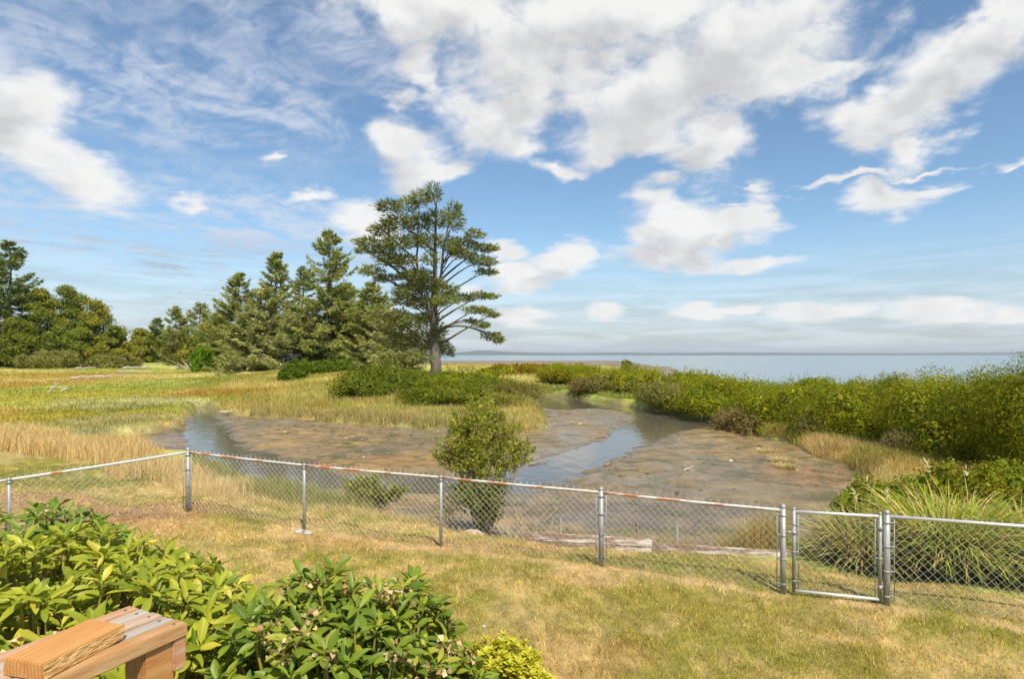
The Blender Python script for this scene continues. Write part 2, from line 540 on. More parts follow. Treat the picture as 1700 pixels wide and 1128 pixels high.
M = {}
M['leaf'] = mat_leaf('leaf', .62, .40, .10, None, (1.08, 1.02, .55))
M['needle'] = mat_leaf('needle', .7, .34, .10, None, (1.0, 1.08, .92))
M['blade'] = mat_leaf('blade', .65, .34, .15, None, (1.03, .97, .80))
M['twig'] = mat_leaf('twig', .85, 0, .2)
M['bark'] = mat_mottled('bark', (.075, .06, .05), (.19, .16, .135), 6, (1, 1, .3), .35, .65, .9, 0, .8)
M['lawn'] = mat_ground('lawn_soil', 6, .25, .5, 40)
M['land'] = mat_ground('marsh_soil', 2, .3, .6, 9)
M['mud'] = mat_ground('mud', 1.3, .30, .6, 7.0, .5, spec=.42, wet=(.5, .44, .60, .20, .78))
M['galv'] = mat_mottled('galvanised_steel', (.25, .26, .26), (.36, .37, .37), 30, (1, 1, .2), .4, .6, .55, .35, .05)
M['wire'] = mat_mottled('wire', (.50, .50, .48), (.66, .66, .64), 12, (1, 1, 1), .4, .6, .5, .4, .0)
M['rail'] = mat_mottled('rail_rust', (.52, .51, .48), (.40, .16, .065), 3.4, (1, 4, 4), .50, .57, .6, .1, .1, 30)
M['rail_left'] = mat_mottled('rail_light_rust', (.56, .56, .54), (.46, .16, .06), 2.6, (1, 3, 3), .60, .64, .6, .1, .1, 30)
M['rail_clean'] = mat_mottled('rail_clean', (.60, .61, .61), (.70, .70, .69), 9, (1, 1, 1), .4, .6, .42, .35, .03)

# ------------------------------------------------------------------ terrain
CTRL = []
for X in (-14, -9, -6, -3, 0, 3, 6):
    for Y in (0, 5, 8.5):
        CTRL.append((X, Y, 0.03 - 0.025 * X + (0.04 if X < -5 else 0)))
CTRL += [(-6, 11.2, .18), (-3.6, 10.4, .08), (-1.1, 9.6, .03), (1.3, 8.8, 0), (3.6, 8.1, -.1), (4.7, 7.7, -.1), (7, 7, -.2), (10, 6, -.3),
         (-6, 13, .05), (-4.3, 12.3, -.05), (-2, 11.6, -.08), (-.6, 10.8, -.13), (1.5, 10.2, -.17), (4.3, 9.6, -.24), (-8, 9.4, .25), (-9, 14.5, .0), (-12.4, 17.7, .0),
         (-17, 20, .0), (-22, 22, .0), (-20, 12, .1), (-12, 12, .2), (-14, 22, -.35), (-10, 17, -.35), (-7, 15, -.35), (-20, 27, -.45),
         (6, 9, -.35), (8, 10, -.4), (11, 12, -.35), (14, 12, -.2), (12, 18, -.45), (13, 25, -.45), (13, 32, -.5), (12, 40, -.5), (9, 52, -.5), (4, 63, -.45), (20, 20, -.2), (20, 40, -.4), (20, 70, -.5),
         (15, 90, -.4), (0, 110, -.1), (10, 150, -.4), (-5, 180, -.2),
         (2, 37, -.6), (0, 34, -.62), (-5, 36, -.5), (-10, 38, -.5), (-15, 42, -.5), (-3, 45, -.05), (3, 48, -.25), (-8, 50, .05), (-7.9, 62, .8), (-4, 60, .6), (0, 62, .2), (-13, 60, .35), (-18, 60, .15),
         (-8, 80, 1.0), (0, 80, .5), (8, 80, -.1), (-30, 95, 1.3), (-22, 95, 1.4), (-40, 95, .5), (-20, 75, .7), (-28, 75, .2), (-15, 100, 1.3), (-35, 120, 1.0), (-10, 130, .8),
         (-20, 33, -.55), (-20, 45, -.5), (-30, 40, -.5), (-25, 60, -.5), (-40, 60, -.45), (-45, 90, -.4), (-60, 70, -.4), (-80, 100, -.35), (-60, 120, -.4), (-100, 140, .1), (-60, 150, -.5), (-80, 165, .2), (-120, 110, .3),
         (-85, 185, .8), (-150, 250, 2.0), (-60, 250, 1.2), (0, 300, -1.0), (60, 300, -1.1), (-30, 200, .4), (-300, 600, 3.0), (-100, 700, 0.5)]
CTRL = np.array(CTRL, float)

BASIN = np.array([G(a, b, -.85) for a, b in (
    (1150, 692), (1225, 715), (1290, 738), (1335, 757), (1400, 780), (1445, 802), (1400, 848), (1345, 905), (1290, 925))]
    + [(3, 10.6), (.5, 11.0), (-.6, 11.6), (-2.2, 12.6), (-4.4, 14.2), (-7.2, 17.2), (-11.2, 21.5), (-17.0, 25.0)]
    + [G(a, b, -.85) for a, b in ((186, 733), (250, 720), (308, 709), (312, 695), (328, 682), (322, 674), (342, 674), (356, 688), (395, 692), (480, 697), (600, 707), (700, 716), (740, 715),
                                 (800, 722), (860, 722), (925, 712), (905, 690), (870, 668), (862, 660), (890, 655), (950, 660), (1000, 667), (1060, 678))])
SLOUGH = np.array([(-100, 138), (-70, 140), (-52, 146), (-50, 152), (-70, 150), (-100, 147)])
SHORE = np.array([(26, -30), (26, 60), (27, 110), (52, 220), (80, 470), (-60, 480), (-500, 560), (-4000, 2500), (4000, 60000), (60000, 0), (3000, -500)])
TIDE = np.array([(-75, 215), (52, 190), (140, 480), (-500, 570), (-500, 330), (-160, 330)], float)
LAWN = np.array([(-60, -8), (-60, 30), (-22, 22), (-17, 20), (-12.4, 17.7), (-8.6, 14.9), (-6, 13.3), (-4.3, 12.6), (-2.2, 11.8), (-.7, 11.0), (.2, 10.55), (2, 10.25), (4.3, 9.8), (5.0, 9.2), (6.5, 8.3), (9, 7.2), (14, 6), (14, -8)])


def inside(poly, x, y):
    r = np.zeros(len(x), bool); n = len(poly)
    for i in range(n):
        x1, y1 = poly[i]; x2, y2 = poly[(i + 1) % n]
        c = ((y1 > y) != (y2 > y)) & (x < (x2 - x1) * (y - y1) / (y2 - y1 + 1e-12) + x1)
        r ^= c
    return r


def pdist(poly, x, y, closed=True):
    d = np.full(len(x), 1e9); n = len(poly)
    for i in range(n if closed else n - 1):
        a = poly[i]; b = poly[(i + 1) % n]; e = b - a
        t = np.clip(((x - a[0]) * e[0] + (y - a[1]) * e[1]) / (e @ e + 1e-12), 0, 1)
        d = np.minimum(d, np.hypot(x - a[0] - t * e[0], y - a[1] - t * e[1]))
    return d


def sdf(poly, x, y):
    """positive inside"""
    return np.where(inside(poly, x, y), 1, -1) * pdist(poly, x, y)


def land_z(x, y, carve=True):
    x = np.asarray(x, float); y = np.asarray(y, float)
    out = np.empty(len(x))
    for s in range(0, len(x), 60000):
        xs, ys = x[s:s + 60000, None], y[s:s + 60000, None]
        d2 = (xs - CTRL[:, 0]) ** 2 + (ys - CTRL[:, 1]) ** 2
        sc = (1.0 + 0.10 * np.hypot(xs, ys)) ** 2
        w = 1.0 / (d2 / sc + 0.03) ** 2.0
        out[s:s + 60000] = (w * CTRL[:, 2]).sum(1) / w.sum(1)
    p = np.column_stack([x, y])
    r = np.hypot(x, y)
    lawn = inside(LAWN, x, y)
    rough = np.where(lawn, .03, .14 * sstep(r, 10, 30) + .03)
    out += (fbm(p * .35, 4, 3) - .5) * 2 * rough
    out += np.where(lawn, (fbm(p * 2.2, 2, 31) - .5) * .03, 0)
    if carve:
        wob = (fbm(p * .55, 3, 5) - .5) * 1.3 * np.clip(r / 30, .35, 1.3)
        s = sdf(BASIN, x, y) + wob
        k = sstep(s, -.75, .35)
        out = lerp(out, np.minimum(out, -1.25), k)
        s = sdf(SLOUGH, x, y) + (fbm(p * .2, 2, 5) - .5) * 4
        out = lerp(out, np.minimum(out, -1.4), sstep(s, -2, 1))
        s = sdf(TIDE, x, y) + (fbm(p * .04, 3, 19) - .5) * 30
        out = lerp(out, np.minimum(out, -1.2), sstep(s, -20, 5))
        s = sdf(SHORE, x, y) + (fbm(p * .05, 3, 9) - .5) * 16
        out = lerp(out, np.minimum(out, -1.15), sstep(s, -14, -4))
        out = lerp(out, np.minimum(out, -3.0), sstep(s, -2, 25))
    return out


def patch_color(base, x, y, patches):
    """natural colour of the ground cover: elliptical patches with wobbly borders"""
    p = np.column_stack([x, y])
    c = base.copy()
    r = np.hypot(x, y)
    wob = (fbm(p * 0.25, 3, 21) - .5) * 1.6 + (fbm(p * 1.3, 3, 22) - .5) * .9
    for (cx, cy, rx, ry, col, amt) in patches:
        d = np.hypot((x - cx) / rx, (y - cy) / ry) + wob
        k = sstep(d, 1.2, .7) * amt
        c = lerp(c, np.array(col)[None], k[:, None])
    return c


def PP(px, py, rx, ry, col, amt=.85, z=-.5):
    c = G(px, py, z); Y = c[1]
    return (c[0], Y, rx / FPX * Y, max(ry * Y * Y / ((CAMZ - z) * FPX), .4), col, amt)


STRAW, OLIVE, GREEN, RUST, GREY = (.52, .42, .18), (.30, .315, .06), (.22, .28, .05), (.36, .21, .04), (.33, .34, .17)
MEADOW = [PP(150, 632, 330, 9, STRAW, .55), PP(60, 626, 130, 8, RUST, .6), PP(40, 640, 90, 10, RUST, .6), PP(250, 655, 200, 12, (.33, .33, .06)), PP(100, 665, 250, 12, (.36, .34, .07)),
          PP(90, 700, 190, 22, (.34, .28, .04)), PP(40, 685, 90, 8, RUST, .6), PP(150, 680, 110, 8, (.25, .25, .035)), PP(232, 677, 34, 6, (.15, .15, .03)),
          PP(240, 668, 120, 10, GREY, .7), PP(215, 700, 100, 16, (.27, .27, .13), .8), PP(130, 722, 70, 10, (.26, .27, .14), .8), PP(380, 655, 90, 9, RUST, .7), PP(440, 640, 60, 9, STRAW), PP(330, 640, 120, 6, GREEN, .6),
          PP(430, 672, 70, 12, (.30, .27, .12), .7), PP(500, 680, 60, 10, RUST, .6), PP(560, 640, 70, 26, (.50, .38, .15), .8, 0), PP(540, 660, 90, 20, (.24, .26, .07), .6), PP(650, 690, 90, 12, (.34, .30, .12), .8),
          PP(900, 622, 90, 12, (.46, .38, .15), .8), PP(850, 690, 60, 18, (.42, .34, .15), .8), PP(760, 690, 80, 16, (.28, .27, .11), .7), PP(960, 650, 90, 10, GREEN, .8),
          PP(1330, 745, 130, 16, (.50, .40, .22), .9), PP(1450, 770, 90, 14, (.44, .36, .15), .9), PP(1520, 765, 90, 14, (.26, .26, .07), .8), PP(1420, 800, 60, 12, (.35, .3, .15), .8)]


def meadow_col(x, y):
    p = np.column_stack([x, y])
    a = fbm(p * .16, 4, 41); b = fbm(p * .5, 3, 47); c = fbm(p * 2.5, 3, 49)
    base = lerp(np.array([OLIVE]), np.array([STRAW]), sstep(a, .50, .72)[:, None])
    base = lerp(base, np.array([GREEN]), sstep(b, .5, .75)[:, None] * .7)
    col = patch_color(base, x, y, MEADOW)
    return col * (.62 + .76 * c)[:, None]


LPATCH = [PP(200, 860, 150, 32, (.40, .26, .16), 1.0, .15), PP(60, 830, 90, 20, (.42, .28, .17), 1.0, .15), PP(130, 782, 190, 20, (.22, .23, .055), 1.0, .1), PP(1000, 925, 320, 14, (.25, .26, .05), .65, 0), PP(1180, 945, 200, 14, (.24, .26, .05), .7, 0),
          PP(1380, 985, 200, 16, (.22, .24, .05), .6, 0), PP(1640, 1015, 110, 18, (.26, .27, .05), .6, 0), PP(1150, 1010, 250, 30, (.33, .29, .08), .5, 0), PP(950, 1085, 130, 40, (.42, .29, .14), .6, 0),
          PP(880, 960, 80, 14, (.27, .26, .07), .5, 0), PP(420, 920, 200, 12, (.28, .26, .07), .5, 0), PP(700, 905, 220, 6, (.46, .33, .17), .7, 0), PP(980, 958, 60, 7, (.56, .42, .26), .8, 0), PP(300, 880, 120, 12, (.5, .37, .17), .6, .1)]


def lawn_col(x, y):
    p = np.column_stack([x, y])
    a = fbm(p * .55, 4, 61); b = fbm(p * 1.7, 4, 63); c = fbm(p * 9, 3, 64)
    base = lerp(np.array([[.28, .27, .06]]), np.array([[.52, .41, .20]]), sstep(a * .45 + b * .55, .42, .58)[:, None])
    base = patch_color(base, x, y, LPATCH)
    g = sstep(b, .55, .68) * .5
    base = lerp(base, np.array([[.19, .20, .04]]), g[:, None])
    dry = sstep(fbm(p * 3.1, 3, 66), .54, .70) * .5
    base = lerp(base, np.array([[.58, .47, .26]]), dry[:, None])
    e = fbm(p * 15, 2, 68)
    fd = np.abs(y + .10 - (9.26 - .325 * x)) * .95        # worn strip trodden along the fence
    strip = np.exp(-(fd / .13) ** 2) * sstep(fbm(p * 1.1, 3, 69), .36, .58) * (x > -6.3) * (x < 8)
    base = lerp(base, np.array([[.60, .46, .31]]), (strip * .85)[:, None])
    return base * (1.06, 1.01, .86) * (.34 + .70 * c + .62 * e)[:, None]


def build_ground():
    th = np.radians(np.linspace(-68, 68, 380))
    r = [1.0]
    while r[-1] < 3500: r.append(r[-1] * 1.021 + .012)
    r = np.array(r)
    R, T = np.meshgrid(r, th, indexing='ij')
    X = (R * np.sin(T)).ravel(); Y = (R * np.cos(T)).ravel() - .6
    Z = land_z(X, Y)
    V = np.column_stack([X, Y, Z])
    nr, nt_ = len(r), len(th)
    i = np.arange(nr - 1)[:, None] * nt_ + np.arange(nt_ - 1)[None]
    F = np.stack([i, i + 1, i + nt_ + 1, i + nt_], -1).reshape(-1, 4)[:, ::-1]
    C = V[F].mean(1)
    isl = inside(LAWN, C[:, 0], C[:, 1])
    tl = lawn_col(X, Y) * .72; tm = meadow_col(X, Y)
    tide = np.maximum(sstep(sdf(SHORE, X, Y), -14, -5), sstep(sdf(TIDE, X, Y), -12, 3))
    tm = lerp(tm, np.array([[.20, .155, .11]]) * (.8 + .4 * fbm(np.column_stack([X, Y * .3]) * .06, 3, 77))[:, None], tide[:, None])
    bank = sstep(sdf(BASIN, X, Y), -.9, .1)
    tm = lerp(tm, np.array([[.13, .095, .055]]), bank[:, None] * .8)
    for name, sel, mt, tint, label in (('lawn', isl, M['lawn'], tl, 'patchy half dry mown lawn'), ('marsh_ground', ~isl, M['land'], tm, 'salt marsh ground round the mudflat')):
        f = F[sel]
        used, inv = np.unique(f, return_inverse=True)
        o = obj(name, mesh(name, V[used], inv.reshape(f.shape), mt, True, tint[used]), kind='structure')
        o['label'] = label


build_ground()

CREEK = [  # polyline (world x, y) and half width
    [(*G(334, 676, -.9), .45), (*G(338, 700, -.9), .45), (*G(345, 722, -.9), .55), (*G(365, 748, -.9), .75), (*G(420, 775, -.9), 1.3), (*G(520, 797, -.9), 1.0), (*G(620, 800, -.9), 1.0), (*G(720, 803, -.9), .9), (*G(830, 800, -.9), .95), (*G(900, 785, -.9), .9),
     (*G(960, 762, -.9), .85), (*G(1030, 735, -.9), .9), (*G(1095, 708, -.9), 1.4), (*G(1140, 694, -.9), 2.1)],
    [(*G(1140, 694, -.9), 2.0), (*G(1085, 684, -.9), 1.6), (*G(1010, 674, -.9), 2.6), (*G(950, 671, -.9), 4.5), (*G(905, 666, -.9), 3.6), (*G(865, 660, -.9), 2.5)],
]


def mud_z(x, y):
    p = np.column_stack([x, y])
    z = -.815 + (fbm(p * .3, 4, 71) - .5) * .17 + (fbm(p * 2.2, 4, 73) - .5) * .06
    rill = 1 - np.abs(2 * fbm(p * np.array([[.33, .6]]) + 9, 3, 78) - 1) * 3.2
    z -= .075 * np.clip(rill, 0, 1) ** 3
    best = np.full(len(x), -1e9)
    for line in CREEK:
        for a, b in zip(line[:-1], line[1:]):
            a = np.array(a); b = np.array(b); e = b[:2] - a[:2]
            t = np.clip(((x - a[0]) * e[0] + (y - a[1]) * e[1]) / (e @ e), 0, 1)
            d = np.hypot(x - a[0] - t * e[0], y - a[1] - t * e[1])
            best = np.maximum(best, lerp(a[2], b[2], t) - d)
    best = best + (fbm(p * .8, 4, 75) - .5) * 1.1
    z -= .24 * sstep(best, -1.3, .9)
    return z


def build_mud():
    th = np.radians(np.linspace(-52, 48, 420)); r = [8.5]
    while r[-1] < 75: r.append(r[-1] * 1.0085)
    r = np.array(r); R, T = np.meshgrid(r, th, indexing='ij')
    X = (R * np.sin(T)).ravel(); Y = (R * np.cos(T)).ravel()
    Z = mud_z(X, Y)
    p = np.column_stack([X, Y])
    a = fbm(p * .22, 4, 81); b = fbm(p * np.array([[.5, 1.6]]), 4, 83); c = fbm(p * 1.6, 4, 85)
    col = lerp(np.array([[.235, .170, .090]]), np.array([[.205, .160, .105]]), sstep(a + (X + 4) * .012, .4, .62)[:, None])
    col = lerp(col, np.array([[.27, .175, .085]]), (sstep(b, .5, .72) * .7 * sstep(X, 9, -6))[:, None])
    col = patch_color(col, X, Y, [PP(460, 735, 150, 22, (.29, .19, .08), .7, -.85), PP(640, 770, 140, 14, (.30, .18, .065), .65, -.85), PP(1230, 735, 90, 30, (.26, .18, .085), .8, -.85),
                                  PP(1340, 790, 80, 16, (.26, .155, .075), .75, -.85), PP(1100, 800, 160, 40, (.205, .16, .105), .7, -.85), PP(1100, 850, 200, 26, (.13, .105, .085), .8, -.85)])
    alg = np.maximum(sstep(fbm(p * np.array([[.7, 1.7]]), 5, 87, .6), .57, .66), .7 * sstep(fbm(p * np.array([[2.2, 4.5]]), 4, 88, .6), .58, .68))
    col = lerp(col, np.array([[.085, .085, .032]]), (alg * .8)[:, None])
    col *= (.7 + .6 * c)[:, None] * np.array([[.94, .91, .80]])
    wet = sstep(Z, -.84, -.95)
    col = lerp(col, col * .62, wet[:, None])
    nr, nt_ = len(r), len(th)
    i = np.arange(nr - 1)[:, None] * nt_ + np.arange(nt_ - 1)[None]
    F = np.stack([i, i + 1, i + nt_ + 1, i + nt_], -1).reshape(-1, 4)[:, ::-1]
    me = mesh('mudflat', np.column_stack([X, Y, Z]), F, M['mud'], True, col)
    wa = me.attributes.new('wet', 'FLOAT', 'POINT'); wa.data.foreach_set('value', wet.astype(np.float32))
    o = obj('mudflat', me, kind='structure')
    o['label'] = 'wet brown mudflat left by the tide'


build_mud()


def sheet(name, pts, z, mat, label):
    V = [(x, y, z) for x, y in pts]
    o = obj(name, mesh(name, V, np.array([list(range(len(V)))]), mat), kind='structure')
    o['label'] = label
    return o


sheet('creek_water', [(-34, 9), (18, 9), (18, 72), (-34, 72)], -.925, mat_water('creek', (.11, .095, .07), .07, 2.2, .5, (1, .5, 1), .03), 'still creek water in the mud channel')
sheet('slough_water', [(-110, 130), (-44, 130), (-44, 160), (-110, 160)], -.75, mat_water('slough', (.10, .085, .06), .08, 2, .15, (1, .5, 1), .03), 'narrow brown slough below the far trees')
sheet('bay_water', [(-30000, 100), (20, -400), (30000, -400), (30000, 30000), (-30000, 30000)], -1.6, mat_water('bay', (.17, .22, .24), .22, .6, .5, (.4, 1, 1), .25), 'pale blue bay water reaching the far shore')

# far shore
def build_hills():
    xs = np.linspace(-9000, 26000, 500)
    az = xs / 12000.0
    px = 850 + az * 1000
    h = 34 + 30 * fbm(np.column_stack([xs * .0011, xs * 0]), 5, 91)
    h += 46 * np.exp(-((px - 800) / 34.) ** 2) + 14 * np.exp(-((px - 860) / 70.) ** 2) + 28 * sstep(px, 1480, 1720) + 9 * np.exp(-((px - 1210) / 60.) ** 2)
    rows = [(12000, -3, 0), (12150, 0, .45), (12700, 0, 1.0), (14000, 0, .7), (15500, -4, 0)]
    V = []
    for (d, z0, k) in rows:
        hh = h * k * (1 + .25 * (fbm(np.column_stack([xs * .002, xs * 0 + d]), 3, 95) - .5)) + z0
        V.append(np.column_stack([xs * d / 12000., np.full(len(xs), d), hh]))
    V = np.concatenate(V); n = len(xs)
    i = np.arange(len(rows) - 1)[:, None] * n + np.arange(n - 1)[None]
    F = np.stack([i, i + 1, i + n + 1, i + n], -1).reshape(-1, 4)
    col = np.array([[.06, .085, .05]]) * (.7 + .6 * fbm(V[:, :2] * .004, 3, 97))[:, None]
    o = obj('hills', mesh('hills', V, F, M['land'], True, col), kind='structure')
    o['label'] = 'low wooded hills across the bay'


build_hills()

# ------------------------------------------------------------------ ground cover
def blades_arrays(P, h, w, lean, col, rg, bend=0.0):
    n = len(P)
    a = rg.uniform(0, 2 * math.pi, n); S = np.column_stack([np.cos(a), np.sin(a), np.zeros(n)])
    b = rg.uniform(0, 2 * math.pi, n)
    Ld = np.column_stack([np.cos(b), np.sin(b), np.zeros(n)]) * (rg.uniform(0, 1, n) * lean * h)[:, None]
    if bend <= 0:
        V = np.stack([P - S * w[:, None] / 2, P + S * w[:, None] / 2, P + Ld + UP * h[:, None]], 1).reshape(-1, 3)
        F = np.arange(3 * n).reshape(-1, 3)
        return V, [F], np.repeat(col, 3, 0)
    m = P + Ld * .35 + UP * h[:, None] * .62
    t = P + Ld + UP * (h * (1 - .3 * rg.uniform(0, 1, n) * bend))[:, None]
    V = np.stack([P - S * w[:, None] / 2, P + S * w[:, None] / 2, m + S * w[:, None] * .4, m - S * w[:, None] * .4, t], 1).reshape(-1, 3)
    i = np.arange(n)[:, None] * 5
    return V, [i + np.array([[0, 1, 2, 3]]), i + np.array([[3, 2, 4]])], np.repeat(col, 5, 0)


def sample_poly(poly, n, rg, near=1.5):
    """points inside a ground polygon, thinner with distance"""
    poly = np.asarray(poly, float)
    lo, hi = poly.min(0), poly.max(0)
    out = np.zeros((0, 2))
    while len(out) < n:
        q = rg.uniform(lo, hi, (max(n * 3, 2000), 2))
        q = q[inside(poly, q[:, 0], q[:, 1])]
        if near > 0 and len(q):
            r = np.hypot(q[:, 0], q[:, 1]); r0 = r.min()
            q = q[rg.uniform(0, 1, len(q)) < (r0 / r) ** near]
        out = np.concatenate([out, q])
    return out[:n]


def grass(name, label, poly, n, h, w, colf, seed, lean=.5, clump=0.0, near=1.5, bend=1.0, avoid_mud=True, jit=.25, hmod=None, cat='grass', cfreq=1.1, zfix=None):
    rg = np.random.default_rng(seed)
    xy = sample_poly(poly, int(n * (1.8 if clump else 1.15)), rg, near)
    if clump:
        k = fbm(xy * cfreq, 3, seed)
        xy = xy[rg.uniform(0, 1, len(xy)) < sstep(k, .5 - .25 * (1.2 - clump), .5 + .2)]
    z = land_z(xy[:, 0], xy[:, 1])
    if avoid_mud:
        ok = z > -.84
        xy, z = xy[ok], z[ok]
    xy, z = xy[:n], z[:n]
    if zfix is not None: z = np.maximum(z, zfix)
    hh = rg.uniform(h[0], h[1], len(xy)) * (.7 + .6 * fbm(xy * .8, 2, seed + 3))
    if hmod is not None: hh = hh * hmod(xy)
    r = np.hypot(xy[:, 0], xy[:, 1])
    ww = rg.uniform(w[0], w[1], len(xy)) * np.clip(r / 14, .8, 6)
    col = colf(xy[:, 0], xy[:, 1]) if callable(colf) else np.array(colf)[rg.integers(0, len(colf), len(xy))]
    col = col * (1 + rg.uniform(-jit, jit, (len(xy), 1))) * (1 + rg.uniform(-.06, .06, (len(xy), 3)))
    V, F, T = blades_arrays(np.column_stack([xy, z - .02]), hh, ww, lean, col, rg, bend)
    return obj(name, mesh(name, V, F, M['blade'], False, T), kind='stuff', label=label, cat=cat)


def lawn_blades():
    rg = np.random.default_rng(5)
    n = 420000
    r = np.exp(rg.uniform(math.log(4.6), math.log(22), n)); t = np.radians(rg.uniform(-48, 46, n))
    x, y = r * np.sin(t), r * np.cos(t)
    k = inside(LAWN, x, y)
    x, y, r = x[k], y[k], r[k]
    z = land_z(x, y)
    h = rg.uniform(.016, .05, len(x)) * (.35 + 1.3 * fbm(np.column_stack([x, y]) * 4.5, 3, 8)); w = rg.uniform(.005, .011, len(x)) * np.clip(r / 7, .8, 2.5)
    p2 = np.column_stack([x, y])
    h *= 1 + .6 * sstep(fbm(p2 * 1.4, 3, 18), .60, .74)
    c = lawn_col(x, y)
    dry = rg.uniform(0, 1, len(x)) < .3
    c = np.where(dry[:, None], lerp(c, np.array([[.62, .49, .25]]), .6), c)
    c = c * (1.10 + rg.uniform(-.55, .55, (len(x), 1)))
    V, F, T = blades_arrays(np.column_stack([x, y, z - .004]), h, w, 1.1, c, rg, 0)
    obj('lawn_grass', mesh('lawn_grass', V, F, M['blade'], False, T), kind='stuff', label='short patchy lawn grass, half green and half straw coloured', cat='grass')


lawn_blades()

STRAWS = [(.66, .54, .32), (.60, .48, .27), (.54, .40, .21), (.70, .60, .40)]
SEDGE = [(.24, .28, .10), (.30, .31, .13), (.20, .24, .07), (.36, .34, .16)]

grass('dry_grass', 'tall straw coloured grass ridge beyond the fence corner', [(-26, 22.5), (-26, 24.5), (-17, 22.4), (-12, 19.6), (-8.4, 16.6), (-6.6, 14.6), (-5.6, 13.2), (-6.3, 12.9), (-8.4, 14.5), (-12.2, 17.4), (-17, 19.6)], 26000, (.35, .85), (.005, .010), STRAWS, 101, .55, near=.6, hmod=lambda q: np.where(q[:, 0] > -8.8, .62, 1.0))
grass('bank_grass', 'green and straw sedge on the near mud bank behind the fence', [(-8.6, 16.8), (-10.5, 19.6), (-8.2, 17.8), (-5.4, 15.0), (-3.4, 13.4), (-2.8, 12.3), (-4.4, 12.5), (-6, 13.2)], 11000, (.18, .46), (.005, .010), SEDGE + [(.22, .26, .09), (.40, .36, .18)], 102, .6, near=.3)
grass('bank_straw', 'short golden grass between lawn edge and near bank', [(-7.2, 13.2), (-6.2, 13.6), (-4.3, 12.9), (-2.2, 12.0), (-.8, 11.2), (-.9, 10.95), (-2.2, 11.5), (-4.4, 12.2), (-6.2, 12.7)], 5000, (.06, .2), (.004, .008), STRAWS + [(.3, .3, .1)], 103, .7, near=.2)
grass('marsh_grass', 'low olive and rust coloured marsh meadow left of the creek', [(-17, 24), (-24, 25), (-60, 45), (-130, 120), (-120, 145), (-40, 145), (-22, 62), (-18, 45), (-16, 30)], 110000, (.10, .32), (.006, .013), meadow_col, 104, .9, near=1.6, jit=.3)
grass('island_grass', 'mixed green and golden grass on the spruce mound', [(-22, 46), (-20, 39), (-13, 36.5), (-8, 33), (-3, 30.5), (1, 29.5), (3.2, 32), (3.4, 45), (2, 58), (-2, 70), (-14, 80), (-40, 90), (-34, 60)], 70000, (.12, .48), (.006, .012), lambda x, y: lerp(lerp(meadow_col(x, y), np.array([[.24, .27, .07]]), .35 * sstep(fbm(np.column_stack([x, y]) * .4, 3, 4), .45, .6)[:, None]), np.array([[.50, .40, .18]]), .18), 105, .7, near=1.0)
grass('mound_tall_grass', 'tall mixed green and straw grass before the mound bushes', [(-15, 47), (-13.5, 43.5), (-8, 42), (-2, 40.5), (2.4, 41), (3.0, 45.5), (0, 43.2), (-4, 44.2), (-8, 46.0), (-11, 46.6)], 8000, (.3, .75), (.006, .011), [(.28, .31, .07), (.36, .36, .10), (.52, .43, .20), (.22, .27, .06), (.60, .50, .28)], 110, .5, near=.3)
grass('shore_reeds', 'pale reeds along the mud edge of the mound', [(-20, 39.5), (-13, 37.6), (-8, 34.6), (-3.5, 32.4), (.3, 30.8), (2.4, 32.2), (3.4, 32.6), (3.0, 31), (.6, 29.2), (-3.5, 30.8), (-8.5, 33), (-13.5, 36), (-20, 38)], 12000, (.3, .7), (.006, .011), [(.42, .38, .22), (.48, .40, .20), (.32, .30, .12)], 106, .35, near=.3)
grass('plain_grass', 'golden grass plain between the mound and the beach', [(2, 58), (9, 62), (9, 78), (24, 110), (30, 160), (-10, 200), (-16, 120), (-6, 78)], 26000, (.2, .55), (.008, .014), [(.50, .42, .16), (.42, .36, .12), (.55, .46, .22), (.30, .30, .08)], 107, .7, near=.8)
grass('right_bank_grass', 'pale dry grass strip between mud and hedge', [(13.3, 39), (11.4, 36), (10.8, 31), (10.6, 27), (10.4, 23.2), (10.4, 19.5), (9, 17), (7.6, 14.4), (9.5, 13), (12, 14), (15, 18), (15, 24), (14, 30)], 60000, (.16, .5), (.005, .010), lambda x, y: lerp(meadow_col(x, y), np.array([[.60, .48, .28]]), (.6 * sstep(x, 12.3, 10.5))[:, None]), 108, .8, near=.9)
grass('hedge_foot_grass', 'bright green grass on the far creek bank under the hedge', [(2, 60), (6.5, 58), (10, 46), (11, 38.5), (12, 38.5), (12, 46), (9, 62), (3, 66)], 12000, (.2, .5), (.007, .012), [(.20, .28, .05), (.26, .32, .07), (.36, .36, .12)], 109, .7, near=.3)

# ------------------------------------------------------------------ plants
def pal(rg, n, cols, jit=.18):
    c = np.array(cols)[rg.integers(0, len(cols), n)]
    return c * (1 + rg.uniform(-jit, jit, (n, 1))) * (1 + rg.uniform(-.05, .05, (n, 3)))


